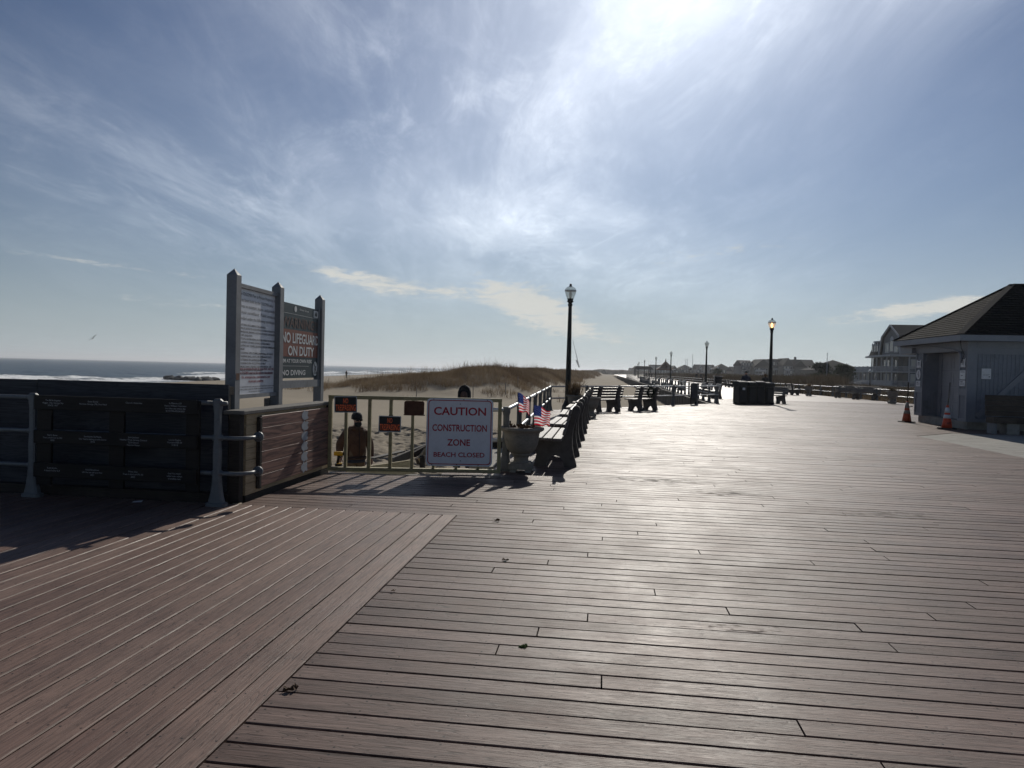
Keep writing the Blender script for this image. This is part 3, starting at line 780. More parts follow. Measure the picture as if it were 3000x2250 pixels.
tag(blade_mesh('far_dune_grass', on_ground(X, Y), .7+.7*fbm(X*.1, Y*.1, 3, 81), np.full(len(X), .09), np.clip(fbm(X*.06, Y*.06, 3, 80)*1.4-.05, 0, 1), M['grass'], 6, .6, .5, 6), 'hazy brown grass on the far dunes along the beach', 'grass', None, 'stuff')
# land side: low scrub between the boardwalk and the houses
X, Y, g = scatter(17000, 17.2, 52, 42, 330, 8, 1.5)
vv = X*CT-Y*ST; uu = X*ST+Y*CT; kp = vv > np.interp(uu, [30, 47, 75, 300], [20.2, 19.0, 16.8, 16.6])+1.2; X, Y = X[kp], Y[kp]
hh = (1.1+1.7*fbm(X*.07, Y*.07, 3, 91))*np.clip(.45+(Y-40)/60, .45, 1.0)*np.where(X/Y > .46, .42, 1.0)
tag(blade_mesh('dune_scrub', on_ground(X, Y), hh, np.full(len(X), .085), np.clip(fbm(X*.1, Y*.1, 3, 92)*1.5-.25, 0, 1), M['scrub'], 9, .5, .7, 9), 'dark brown leafless scrub between the boardwalk and the houses', 'scrub', None, 'stuff')
X, Y, g = scatter(5200, 16.8, 22.5, 30, 90, 12, 1.2)
vv = X*CT-Y*ST; uu = X*ST+Y*CT; rl_ = np.interp(uu, [30, 47, 75, 300], [20.2, 19.0, 16.8, 16.6]); kp = (vv > rl_+.12) & (vv < rl_+1.9); X, Y = X[kp], Y[kp]
tag(blade_mesh('verge_grass', on_ground(X, Y), .40+.65*fbm(X*.6, Y*.6, 3, 95), np.full(len(X), .014), np.clip(fbm(X*.5, Y*.5, 3, 96)*1.4-.1, 0, 1), M['grass'], 8, .12, .8, 13), 'tan dry grass growing along the pale land side railing', 'grass', None, 'stuff')

g = np.random.RandomState(21); n = 5200
pxs = g.uniform(1640, 1905, n); Yt = g.uniform(820, 1000, n); Xt = (pxs-1500)/FPX*Yt
ht = (3.2+4.5*fbm(pxs*.03, Yt*.002, 3, 23))*np.clip((pxs-1600)/160, .45, 1)
tag(blade_mesh('far_treeline', np.c_[Xt, Yt, np.full(n, -1.2)], ht, np.full(n, .7), g.uniform(0, 1, n), M['scrub'], 6, 1.2, .4, 25), 'low hazy tree line on the horizon beyond the dunes', 'tree line', None, 'stuff')
# ------------------------------------------------------------------ railings
def rail_post_mesh(name, h, mt, wide=.26, mid=.085, dep=.10, tilt=0.0):
    """cast railing post: broad flared foot, waisted shaft, boss at the top (foot at the origin)"""
    mb = MB(); mb.sm = False
    prof = [(0, wide*1.05, dep*1.3), (.03, wide*1.05, dep*1.3), (.035, wide*.80, dep*1.1), (.10, wide*.62, dep), (.20, wide*.47, dep*.9), (.34, mid*1.12, dep*.8), (.46, mid*1.25, dep*.8), (.52, mid*1.25, dep*.8), (.62, mid, dep*.75), (.86, mid*1.02, dep*.75), (.92, mid*1.3, dep*.85), (.985, mid*1.3, dep*.85), (1.0, mid*.9, dep*.6)]
    vs = []; fs = []
    for t, w, d in prof:
        z = t*h; ch = min(w, d)*.22; x = w/2; y = d/2; ox = tilt*math.sin(t*math.pi)*h
        vs += [(-x+ch+ox, -y, z), (x-ch+ox, -y, z), (x+ox, -y+ch, z), (x+ox, y-ch, z), (x-ch+ox, y, z), (-x+ch+ox, y, z), (-x+ox, y-ch, z), (-x+ox, -y+ch, z)]
    n = 8
    for i in range(len(prof)-1):
        for k in range(n): fs.append((i*n+k, i*n+(k+1) % n, (i+1)*n+(k+1) % n, (i+1)*n+k))
    fs += [tuple(range(n-1, -1, -1)), tuple((len(prof)-1)*n+k for k in range(n))]
    mb.add(vs, fs)
    return mb.mesh(name, mt)
def railing(name, label, path, posts, heights, r, postmesh, mt, cat='railing', yaw=None):
    """path: world points at deck level; posts: world points; root at the first post"""
    root = thing(name, label, cat, path[0], 0)
    o = Vector(path[0])
    for h in heights:
        mb = MB(); mb.tube([Vector(p)-o+Vector((0, 0, h)) for p in path], r, 10); mb.build('rail_pipe', mt, root)
    for i, (p, a) in enumerate(posts):
        link('rail_post', postmesh, root, Vector(p)-o, a)
    return root
PM = rail_post_mesh('rail_post', .95, M['post'], .25, .085, .16)
PMD = rail_post_mesh('rail_post', .95, M['post_dark'], .25, .085, .16)
PMS = rail_post_mesh('rail_post', .83, M['post_dark'], .22, .08, .15)
# sea-side railing along the bench row, then the oblique railing round the beach corner
def seg_posts(a, b, n, ang, skip0=False):
    a, b = Vector(a), Vector(b)
    return [(a+(b-a)*(i/n), ang) for i in range(1 if skip0 else 0, n+1)]
A0, A1, A2, A3 = Vector((-.07, 10.62, 0)), Vector((1.45, 26.9, 0)), Vector((10.75, 37.5, 0)), W(5.85, 330)
ang1 = math.atan2(A1.y-A0.y, A1.x-A0.x); ang2 = math.atan2(A2.y-A1.y, A2.x-A1.x)
railing('railing', 'white topped pipe railing with flared posts behind the row of benches', [Vector((-.36, 10.40, 0)), A0, A1], seg_posts(A0, A1, 7, ang1+R(90)), (.905, .46), .030, PM, M['rail'])
railing('railing', 'low pipe railing crossing behind the two angled benches by the beach', [A1+Vector((.05, .04, 0)), A2], seg_posts(A1, A2, 6, ang2, True), (.905, .46), .028, PMD, M['rail'])
ps = []; u = 38.9
while u < 200: ps.append((W(5.85, u), R(90)-TH)); u += 2.45 if u < 120 else 4.9
railing('railing', 'long far railing of thin dark posts receding along the beach side of the boardwalk', [W(5.85, 38.2), W(5.85, 330)], ps, (.905, .46), .028, PMD, M['rail'])
L0, L1, L2 = W(20.2, 30), W(19.0, 47), W(16.8, 75)
lp = seg_posts(L0, L1, 7, R(92)-TH)+seg_posts(L1, L2, 11, R(95)-TH, True)
u = 77.5
while u < 140: lp.append((W(16.78, u), R(90)-TH)); u += 2.45
railing('railing', 'bright land side railing running in front of the grey house', [L0, L1, L2, W(16.6, 300)], lp, (.78, .38), .024, PMS, M['rail'])
# kerb the first railing stands on, and the retaining wall below the deck edge
kb = MB(); kb.prism([(-1.99, 10.62), (-2.48, 27.2), (-2.10, 27.05), (-1.62, 10.62)], -.5, .035, lambda a, b, d: tuple(W(a, b, d)))
tag(kb.build('railing_kerb', M['concrete'], fix=True), 'pale concrete kerb under the white topped railing by the benches', 'kerb')
def wall_strip(name, pts, z0, z1, mt, label, th=.16):
    mb = MB()
    for i in range(len(pts)-1):
        a, b = Vector(pts[i]), Vector(pts[i+1]); d = (b-a).normalized(); n = Vector((-d.y, d.x, 0))*th
        L = (b-a).length; k = max(1, int(L/.30)) if L < 40 else max(1, int(L/1.2))
        for q in range(k):
            p0 = a+(b-a)*(q/k); p1 = a+(b-a)*((q+1)/k)-d*.008; o = n*(1+.12*((q*7) % 3))
            mb.hexa([(*p0.xy, z0), (*p1.xy, z0), (*(p1+o).xy, z0), (*(p0+o).xy, z0), (*p0.xy, z1), (*p1.xy, z1), (*(p1+o).xy, z1), (*(p0+o).xy, z1)])
    return tag(mb.build(name, mt, fix=True), label, 'retaining wall')
wall_strip('retaining_wall', [W(-2.45, 27.25), W(5.70, 38.5), W(5.70, 330)], -1.9, -.045, M['darkw'], 'dark plank retaining wall dropping to the sand below the far boardwalk')

# ------------------------------------------------------------------ dark wooden barrier on the left with railing and memorial boards
bx = MB()
for (v0, v1, z0, z1) in ((-11.2, -8.75, .06, 1.262), (-8.742, -6.302, .06, 1.258), (-6.294, -4.02, .06, 1.262)):
    bx.bb(v0, v1, 7.28, 7.30, -.15, .10); bx.bb(v0, v1, 7.275, 7.30, .10, z1)
ba = thing('barrier_wall', 'tall dark weathered plywood barrier wall behind the memorial boards', 'wall', (0, 0, 0))
bx.build('plywood_sheet', M['ply'], ba)
tb = MB()
for i, v in enumerate((-11, -9.8, -8.6, -7.4, -6.3, -5.2, -4.1)): tb.bb(v-.045, v+.045, 7.302, 7.39, -.05, 1.24)
tb.bb(-11.2, -4.02, 7.303, 7.392, 1.15, 1.238)
tb.build('timber_frame', M['darkw'], ba)
kk = MB(); kk.bb(-11.2, -3.95, 7.155, 7.272, -.2, .10); kk.build('kick_board', M['darkw'], ba)
rail_pm = rail_post_mesh('rail_post', 1.12, M['rail_white'], .21, .066, .08, .0)
RZ = (1.075, .715, .345)
lr = thing('railing', 'grey painted railing with curved flared posts in front of the dark barrier', 'railing', W(-3.98, 7.0), -TH)
for i, h in enumerate(RZ):
    mb = MB()
    if i == 0: mb.tube([(-5.6, 0, h), (.10, 0, h)], .023, 10)
    else: mb.tube([(-5.6, 0, h), (.20, 0, h), (.27, .03, h), (.31, .12, h), (.325, .245, h)], .022, 10)
    mb.build('rail_pipe', M['rail_white'], lr)
    if i:
        mb = MB(); mb.tube([(.325, .235, h), (.325, .262, h)], .055, 14); mb.build('wall_flange', M['rail_white'], lr)
for x in (0.0, -2.12, -4.3): link('rail_post', rail_pm, lr, (x, 0, .002), 0)
for x in (0, -2.12):
    for h in RZ:
        cp = MB(); cp.tube([(x-.05, 0, h), (x+.05, 0, h)], .033, 12); cp.build('pipe_collar', M['rail_white'], lr)
mp = thing('memorial_board', 'dark plank lattice carrying rows of small engraved memorial inscriptions', 'plaque', W(-6.02, 6.93), -TH)
PWD = 1.86
for k, (z0, z1) in enumerate(((.955, 1.105), (.595, .735), (.235, .385))):
    mb = MB(); mb.cbox((PWD/2, 0, (z0+z1)/2), (PWD, .036, z1-z0), .004); b_ = mb.build('plank', M['memorial'], mp)
    for c in range(4):
        tm = MB(); ls = MEMO[k][c]
        for j, s in enumerate(ls):
            put_text(tm, s, lambda x, y, d: (x, -.0205, y), .225+c*.465, z1-.058-j*.027+(.01 if len(ls) > 3 else 0), None, .0175, False)
        tm.build('engraved_lettering', M['etch'], b_)
for x, w in ((.09, .17), (PWD*.5, .17), (PWD-.07, .15)):
    mb = MB(); mb.cbox((x, .036, .62), (w, .034, .95), .004); mb.build('back_batten', M['memorial'], mp)

# ------------------------------------------------------------------ low pine wall with composite panel
lw = thing('low_wall', 'low pine plank wall with cap board running from the barrier to the gate', 'wall', W(-3.84, 7.24), -TH)
mb = MB(); LWL = 2.46
for k in range(7): mb.cbox((-.02, LWL/2+.05, .06+k*.128+.06), (.038, LWL-.10, .124), .003)
mb.build('wall_plank', M['pine'], lw)
mb = MB(); mb.cbox((-.02, LWL/2+.05, -.02), (.036, LWL-.10, .15), .003); mb.build('base_board', M['darkw'], lw)
mb = MB(); mb.cbox((-.08, LWL/2, .967), (.24, LWL+.06, .042), .006); mb.build('cap_board', M['grayw'], lw)
for c_, d_ in (((-.06, .0, .475), (.12, .09, .95)), ((-.115, LWL*.5, .45), (.08, .08, .9)), ((-.115, LWL-.05, .45), (.08, .08, .9))):
    mb = MB(); mb.cbox(c_, d_, .004); mb.build('wall_post', M['darkw'], lw)
pn = thing('plank_panel', 'red brown wood grain panel with six pale patches fixed to the low wall', 'panel', W(-3.84, 7.24), -TH)
for k in range(6):
    mb = MB(); z = .118+k*.133
    mb.cbox((.028, 1.36, z+.064), (.026, 1.98, .129), .003); pl = mb.build('plank', M['redcomp'], pn)
    g = random.Random(40+k); pts = []
    for i in range(30):
        a = 2*math.pi*i/30; r = .050*(1+.28*g.random()*(1 if math.cos(a) > -.2 else .2)) + (.022 if abs(math.sin(a*2.5)) > .8 and math.cos(a) > -.3 else 0)
        pts.append((r*1.65*math.cos(a)+1.52-k*.0, r*math.sin(a)+z+.066))
    mb = MB(); mb.prism(pts, .0412, .0435, lambda a, b, d: (d, a, b)); mb.build('pale_patch', M['etch'], pl, fix=True)
mb = MB(); mb.cbox((.026, .345, .50), (.045, .05, .80), .004); mb.build('edge_batten', M['darkw'], pn)

# ------------------------------------------------------------------ notice boards on posts beyond the wall
sg = thing('beach_notice_board', 'tall grey post notice board holding a white rules panel and a dark warning panel', 'sign', (0, 0, 0), 0)
Pp = [Vector((-3.12, 8.0, 0)), Vector((-3.02, 9.19, 0)), Vector((-2.905, 10.76, 0))]
SZ = lambda h: .243+.838*h
dS = (Pp[2]-Pp[0]).normalized(); nS = Vector((dS.y, -dS.x, 0)); angS = math.atan2(dS.y, dS.x)
for p in Pp:
    mb = MB(); w = .058; zt = 2.475
    mb.add([(-w, -w, -1.5), (w, -w, -1.5), (w, w, -1.5), (-w, w, -1.5), (-w, -w, zt), (w, -w, zt), (w, w, zt), (-w, w, zt), (0, 0, zt+.075)],
           [(0, 1, 5, 4), (1, 2, 6, 5), (2, 3, 7, 6), (3, 0, 4, 7), (4, 5, 8), (5, 6, 8), (6, 7, 8), (7, 4, 8)])
    mb.xf(Matrix.Rotation(angS, 4, 'Z')); mb.build('sign_post', M['signgrey'], sg, p)
mb = MB()
for p in Pp[:2]:                                # sleeve boards on the lower shafts
    M3 = Matrix.Translation(p) @ Matrix.Rotation(angS, 4, 'Z')
    q = MB(); q.prism([(-.10, 1.06), (.07, 1.06), (.07, .86), (.02, .70), (-.05, .62), (-.10, .80)], -.005, .045, lambda a, b, d: tuple(M3 @ Vector((a-.02, .063+d, b)))); mb.add(q.v, q.f)
mb.build('post_bracket', M['grayw'], sg, fix=True)
def sgn(o, off):                                # sign plane: x along the board, y up, d outwards
    return lambda x, y, d: tuple(o+dS*x+nS*(off+d)+Vector((0, 0, SZ(y))))
def panel(x0, x1, z0, z1, o, off, th, mt, name, parent):
    mb = MB(); f = sgn(o, off); mb.prism([(x0, z0), (x1, z0), (x1, z1), (x0, z1)], -th, 0, f); return mb.build(name, mt, parent, fix=True)
O1 = Pp[0]; Ls = (Pp[1]-Pp[0]).length; L2_ = (Pp[2]-Pp[1]).length
f1 = sgn(O1, .005)
wp = panel(.072, Ls-.085, 1.07, 2.52, O1, .005, .02, M['white'], 'rules_panel', sg)
t1, t2 = MB(), MB()
xc = (Ls)/2-.0; wid = Ls-.19
for j, s in enumerate(WHITE_TOP): put_text(t1, s, f1, xc, 2.425-j*.083, wid*(1, .88, 1.0, 1.0, 1.02)[j], .046, False, 'c', .003)
for j, s in enumerate(WHITE_LIST): put_text(t1, s, f1, .10, 2.012-j*.0475-(.0 if j < 8 else .004), min(wid, .0215*len(s)), .027, True, 'l', .003)
for j, s in enumerate(WHITE_FOOT): put_text(t1, s, f1, xc, 1.165-j*.035, wid*(1, .95, .4)[j], .019, True, 'c', .003)
t1.build('rules_lettering', M['ink'], wp)
for j, s in enumerate(WHITE_RED):
    put_text(t2, s, f1, xc, 1.275+.135-j*.058+.0, wid*(1, .95, .78, .42)[j], .032, True, 'c', .003)
    w_ = wid*(1, .95, .78, .42)[j]/2; y_ = 1.402-j*.058
    ul_ = MB(); ul_.add([f1(xc-w_, y_, .003), f1(xc+w_, y_, .003), f1(xc+w_, y_+.003, .003), f1(xc-w_, y_+.003, .003)], [(0, 1, 2, 3)]); ul_.build('underline', M['inkred'], wp)
t2.build('red_lettering', M['inkred'], wp)
mb = MB(); mb.beam(f1(.06, 2.545, 0), f1(Ls-.06, 2.545, 0), .06, .045); mb.beam(f1(.06, 1.045, 0), f1(Ls-.06, 1.045, 0), .06, .045); mb.build('frame_rail', M['signgrey'], sg)
O2 = Pp[1]; f2 = sgn(O2, .01)
dp = panel(.072, L2_-.072, 1.275, 2.47, O2, .01, .022, M['navygreen'], 'warning_panel', sg)
o_ = MB(); o_.add([f2(.073, 1.62, .003), f2(L2_-.073, 1.62, .003), f2(L2_-.073, 2.055, .003), f2(.073, 2.055, .003)], [(0, 1, 2, 3)]); o_.build('orange_band', M['rustorange'], dp)
tw = MB(); xm = L2_/2; Wd = L2_-.26
put_text(tw, 'NO LIFEGUARD', f2, xm+.005, 1.845, Wd+.06, .165, True, 'c', .006)
put_text(tw, 'ON DUTY', f2, xm+.02, 1.645, Wd*.74, .155, True, 'c', .006)
put_text(tw, 'SWIM AT YOUR OWN RISK', f2, xm-.17, 1.525, Wd*.92, .060, True, 'c', .004)
put_text(tw, 'NO DIVING', f2, xm-.24, 1.325, Wd*.64, .085, True, 'c', .004)
tw.add([f2(.12, 1.47, .004), f2(L2_*.70, 1.47, .004), f2(L2_*.70, 1.474, .004), f2(.12, 1.474, .004)], [(0, 1, 2, 3)])
tw.add([f2(.09, 2.305, .004), f2(L2_-.09, 2.305, .004), f2(L2_-.09, 2.309, .004), f2(.09, 2.309, .004)], [(0, 1, 2, 3)])
put_text(tw, 'Ocean Grove', f2, xm+.10, 2.385, .34, .036, False, 'c', .004)
cx, cy = L2_-.22, 1.43                          # no-diving emblem
ci = [(cx+.095*math.cos(i*.2618), cy+.125*math.sin(i*.2618)) for i in range(24)]
tw.add([f2(a, b, .004) for a, b in ci], [tuple(range(24))])
em = [(xm-.22+.045*math.cos(i*.5236), 2.395+.05*math.sin(i*.5236)) for i in range(12)]
tw.add([f2(a, b, .004) for a, b in em], [tuple(range(12))])
rc = rrect(L2_-.32, L2_-.13, 2.32, 2.44, .01, 2); tw.add([f2(a, b, .004) for a, b in rc], [tuple(range(len(rc)))])
tw.build('white_lettering', M['offwhite'], dp)
tk = MB()
for (a0, b0, a1, b1, w) in ((cx-.06, cy+.10, cx+.07, cy-.09, .022), (cx+.03, cy+.05, cx-.03, cy-.01, .02), (cx-.03, cy-.01, cx-.02, cy-.06, .018), (cx-.06, cy-.075, cx+.06, cy-.075, .014)):
    d = Vector((a1-a0, b1-b0)).normalized(); n = Vector((-d.y, d.x))*w/2
    tk.add([f2(a0+n.x, b0+n.y, .007), f2(a1+n.x, b1+n.y, .007), f2(a1-n.x, b1-n.y, .007), f2(a0-n.x, b0-n.y, .007)], [(0, 1, 2, 3)])
tk.add([f2(L2_-.27+q, 2.345+r, .007) for q, r in ((0, 0), (.09, 0), (.09, .03), (.06, .075), (.03, .075), (0, .03))], [tuple(range(6))])
tk.build('dark_pictogram', M['signblack'], dp)
tf = MB(); put_text(tf, 'WARNING!!!', f2, xm+.01, 2.095, Wd+.06, .165, True, 'c', .004); tf.build('faded_lettering', M['fadeorange'], dp)
mb = MB(); mb.beam(f2(.05, 1.18, 0), f2(L2_-.05, 1.18, 0), .05, .10); mb.beam(f2(L2_-.11, 1.25, -.01), f2(L2_-.11, 2.5, -.01), .05, .05); mb.build('frame_rail', M['signgrey'], sg)
st_ = MB()                                       # stickers on the near post
M3 = Matrix.Translation(Pp[0]) @ Matrix.Rotation(angS, 4, 'Z')
st_.add([M3 @ Vector(q) for q in ((-.04, -.0605, 1.31), (.04, -.0605, 1.31), (.04, -.0605, 1.385), (-.04, -.0605, 1.385))], [(0, 1, 2, 3)]); st_.build('sticker', M['rust'], sg)
st2 = MB(); st2.add([M3 @ Vector((.0605, .0+.025*math.cos(i*.5236), 1.345+.033*math.sin(i*.5236))) for i in range(12)], [tuple(range(12))]); st2.build('sticker', M['pine'], sg)

# ------------------------------------------------------------------ yellow timber gate with signs
GA, GB = Vector((-2.55, 10.0, .03)), Vector((-.135, 10.13, .03)); GW = (GB-GA).length; GAZ = math.atan2(GB.y-GA.y, GB.x-GA.x); GH = 1.055
gt = thing('timber_gate', 'pale yellow timber frame gate closing the beach entrance', 'gate', GA, GAZ)
gp = MB()
gp.cbox((GW/2, 0, GH-.025), (GW, .085, .05), .004); gp.build('top_rail', M['gate'], gt)
gp = MB(); gp.cbox((GW/2, 0, .025), (GW, .085, .05), .004); gp.build('bottom_rail', M['gate'], gt)
for x, w in ((.026, .05), (.245, .04), (.57, .045), (.865, .045), (1.17, .04), (1.47, .04), (1.79, .04), (2.10, .04), (GW-.026, .05)):
    gp = MB(); gp.cbox((x, 0, GH/2), (w, .07, GH-.104), .004); gp.build('upright', M['gate'], gt)
gp = MB(); gp.cbox((.865, .002, .70), (.052, .074, .2), .003); gp.build('dark_scab', M['darkw'], gt)
for z in (.15, .52, .90):
    hg = MB(); hg.tube([(-.015, -.02, z-.05), (-.015, -.02, z+.05)], .014, 8); hg.build('hinge', M['black'], gt)
def gsign(name, label, x0, x1, z0, z1, r, mt, yoff=-.046, tilt=0.0, group=None):
    ro = thing(name, label, 'sign', gt.location + Matrix.Rotation(GAZ, 3, 'Z') @ Vector(((x0+x1)/2, yoff, (z0+z1)/2)), GAZ, group)
    Mt = Matrix.Rotation(tilt, 4, 'Y'); hw, hh = (x1-x0)/2, (z1-z0)/2
    f = lambda x, y, d: tuple(Mt @ Vector((x, -d, y)))
    mb = MB(); mb.prism(rrect(-hw, hw, -hh, hh, r), -.002, .002, f); b = mb.build('plate', mt, ro, fix=True)
    return ro, f, hw, hh, b
ca, f, hw, hh, pb = gsign('caution_sign', 'big white caution sign with red lettering hung on the yellow gate', 1.365, 2.297, .095, 1.045, .06, M['white'])
mb = MB(); ring(mb, rrect(-hw+.022, hw-.022, -hh+.022, hh-.022, .05), rrect(-hw+.034, hw-.034, -hh+.034, hh-.034, .042), f, .0035); mb.build('red_border', M['red'], ca)
mb = MB()
put_text(mb, 'CAUTION', f, .0, .245, .73, .112, True, 'c', .0035); put_text(mb, 'CONSTRUCTION', f, .0, .018, .765, .095, True, 'c', .0035)
put_text(mb, 'ZONE', f, -.01, -.185, .32, .092, True, 'c', .0035); put_text(mb, 'BEACH CLOSED', f, .0, -.345, .715, .066, True, 'c', .0035)
mb.build('red_lettering', M['red'], ca)
mb = MB()
for x, z in ((-.37, hh-.012), (.05, hh-.012), (.38, hh-.016), (0, hh-.075), (.02, -hh+.075), (-.38, -hh+.02), (-.03, -hh+.02), (.27, -hh+.02)):
    c_ = [(x+.007*math.cos(i*.785), z+.007*math.sin(i*.785)) for i in range(8)]; mb.prism(c_, .002, .006, f)
mb.build('bolt', M['black'], ca, fix=True)
for nm, lab, x0, x1, z0, z1, tl in (('no_trespassing_sign', 'upper black no trespassing sign with orange letters, at the gate corner', .085, .398, .815, 1.045, R(-1.0)), ('no_trespassing_sign', 'lower black no trespassing sign with orange letters, in mid gate', .70, 1.012, .555, .783, R(.8))):
    ro, f, hw, hh, pb = gsign(nm, lab, x0, x1, z0, z1, .012, M['alu'], -.046, tl)
    mb = MB(); rr_ = rrect(-hw+.012, hw-.012, -hh+.012, hh-.012, .008, 2); mb.add([f(a, b, .0035) for a, b in rr_], [tuple(range(len(rr_)))]); mb.build('black_field', M['signblack'], ro)
    mb = MB(); put_text(mb, 'NO', f, 0, .016, .07, .07, True, 'c', .005); put_text(mb, 'TRESPASSING', f, 0, -.085, .276, .085, True, 'c', .005); mb.build('orange_lettering', M['orange'], ro)
ro, f, hw, hh, pb = gsign('rusted_sign', 'blank rust brown plate on the gate left of the caution sign', 1.05, 1.33, .80, .998, .03, M['rust'], -.046, R(.3))
mb = MB(); mb.prism([(-hw-.005, -hh-.006), (hw+.012, -hh-.006), (hw+.012, -hh+.01), (-hw-.005, -hh+.01)], -.008, -.003, f); mb.build('torn_edge', M['rust'], ro, fix=True)
# cordless drill standing at the deck edge behind the gate
dr = thing('cordless_drill', 'yellow and black cordless drill standing on its battery behind the gate', 'drill', P(992, 1376, 10.22), R(12))
dr.location.z = .045; dr.scale = (.85, .85, .88)
mb = MB(); mb.cbox((0, 0, .012), (.125, .08, .024), .008); mb.cbox((-.005, 0, .042), (.115, .075, .038), .008); mb.build('battery', M['black'], dr)
mb = MB(); mb.cbox((.012, 0, .062), (.09, .078, .014), .004); mb.build('battery_band', M['yellow'], dr)
mb = MB(); mb.tube([(-.018, 0, .065), (-.012, 0, .12), (.0, 0, .19)], [.026, .022, .025], 10); mb.build('handle', M['black'], dr)
mb = MB(); mb.tube([(-.085, 0, .222), (-.07, 0, .222), (.05, 0, .222), (.062, 0, .222)], [.026, .036, .036, .028], 14); mb.build('motor_housing', M['yellow'], dr)
mb = MB(); mb.tube([(.06, 0, .222), (.075, 0, .222), (.115, 0, .222), (.125, 0, .222)], [.026, .030, .024, .012], 12); mb.tube([(.02, 0, .15), (.03, 0, .17)], .009, 8); mb.build('chuck', M['black'], dr)
# boards and debris beyond the gate
def plank(label, a, b, w, h, mt, up=(0, 0, 1), group='loose boards beyond the gate'):
    a, b = Vector(a), Vector(b); mb = MB(); c = (a+b)/2; mb.beam(a-c, b-c, w, h, up)
    return tag(mb.build('loose_board', mt, None, c), label, 'board', group)
plank('fresh pale board on edge just inside the left half of the gate', P(1016, 1395, 10.75), P(1212, 1366, 11.0), .045, .21, M['pinex'])
plank('grey board slanting up out of the sand toward the caution sign', P(1150, 1352, 12.9), P(1262, 1305, 14.0), .05, .14, M['grayw'])
plank('dark board leaning behind the left edge of the caution sign', P(1212, 1332, 13.2), P(1275, 1296, 13.8), .06, .10, M['darkw'])
plank('thin grey board lying flat on the tracked sand', P(1090, 1343, 13.6), P(1180, 1322, 14.6), .12, .03, M['grayw'])
plank('short broken board propped up with its end in sunlight', P(1229, 1350, 12.4), P(1252, 1316, 12.6), .13, .035, M['pine'], (1, 0, .3))
plank('stubby dark post standing below the propped broken board', P(1238, 1378, 12.4), P(1238, 1335, 12.4), .09, .09, M['darkw'], (1, 0, 0))
plank('dark brown timber beside the propped broken board', P(1222, 1352, 12.9), P(1300, 1318, 13.2), .1, .12, M['plywarm'])
rg = MB(); g = random.Random(5)
for i in range(16):
    c = Vector((g.uniform(-.16, .16), g.uniform(-.12, .12), g.uniform(.0, .10))); p = [c+Vector((g.uniform(-.09, .09), g.uniform(-.06, .06), g.uniform(-.03, .07))) for _ in range(4)]; rg.add(p, [(0, 1, 2), (1, 3, 2)])
q = P(1131, 1335, 13.4); q.z = float(ground_h(np.array([q.x]), np.array([q.y]))[0])+.03
tag(rg.build('crumpled_sheeting', M['paper'], None, q), 'crumpled white plastic sheeting on the sand beyond the gate', 'sheeting')
sp = thing('stair_side_panel', 'dark plank side of the beach stairs behind the planter', 'stairs', (0, 0, 0), 0)
mb = MB()
for k in range(5): mb.box((-.05+.0*k, 13.4+.02*(k % 2), -.9+k*.25), (1.15, .05, .24))
mb.build('side_plank', M['darkw'], sp)
for x in (-.60, -.05, .5):
    mb = MB(); mb.box((x, 13.33, -.4), (.10, .10, 1.9)); mb.build('stair_post', M['plywarm'], sp)
for k in range(4):
    mb = MB(); mb.box((-.95, 11.2+k*.32, -.22-k*.22), (1.6, .34, .045)); mb.build('stair_tread', M['grayw'], sp)
# ------------------------------------------------------------------ benches
ENDP = [(0, 0), (.2, 0), (.225, .08), (.275, .15), (.345, .175), (.42, .15), (.465, .08), (.485, 0), (.675, 0), (.668, .05), (.635, .16), (.605, .30), (.597, .45), (.612, .60), (.648, .75), (.69, .85), (.708, .90), (.70, .94), (.665, .962), (.62, .955), (.575, .90), (.535, .78), (.505, .62), (.475, .49), (.43, .425), (.06, .405), (.005, .40), (-.01, .365), (.025, .28), (.04, .18), (.022, .08)]
def make_bench(label, name, length, ends, loc, rz, group, nback=4):
    t = thing(name, label, 'bench', loc, rz, group)
    for y in ends:
        mb = MB(); mb.prism(ENDP, y-.055, y+.055, lambda a, b, d: (a-.34, d, b)); mb.build('end_frame', M['bench_conc'], t, fix=True)
    for k in range(3):
        mb = MB(); mb.cbox((.075+k*.152-.34, 0, .450-k*.004), (.138, length, .046), .008); mb.build('seat_slat', M['slat'], t)
    for k in range(nback):
        z = .56+k*.105; x = .455+.265*(z-.45)-.34
        mb = MB(); mb.cbox((x, 0, z), (.040, length, .088), .008, Matrix.Rotation(R(15), 4, 'Y')); mb.build('back_slat', M['slat'], t)
    return t
GB_ = 'concrete ended slat benches along the boardwalk'
proto = make_bench('nearest slat bench, its concrete end beside the planter with flags', 'slat_bench', 2.12, (-.72, .72), W(-.42-.335+.02, 11.32+.66), -TH, GB_)
for i, (du, lab) in enumerate(((2.95, 'second slat bench from the planter, directly behind the nearest one'), (6.15, 'third slat bench from the planter in the receding row'), (9.5, 'fourth slat bench from the planter, in front of the near lamp post'), (12.9, 'last slat bench of the receding row, by the bowl planter'))):
    b = copy_tree(proto); b['label'] = lab; b.location = W(-.735+.01*(i % 2), 11.98+du); b.rotation_euler.z = -TH+R((-1.2, .8, -.6, 1.0)[i])
sb = make_bench('dark slat bench seen from behind, left of the wreathed bench', 'slat_bench', 1.62, (-.50, .50), G(1752, 1207)+Vector((.28, .42, 0)), R(-52), GB_)
wb = copy_tree(sb); wb['label'] = 'dark slat bench with a black wreath hung on its back'; wb.location = G(1868, 1203)+Vector((.28, .38, 0)); wb.rotation_euler.z = R(-46)
nb = copy_tree(proto); nb['label'] = 'slat bench standing right beside the row of dark bins'; nb.location = G(2290, 1183)+Vector((-.32, .75, 0)); nb.rotation_euler.z = R(26)
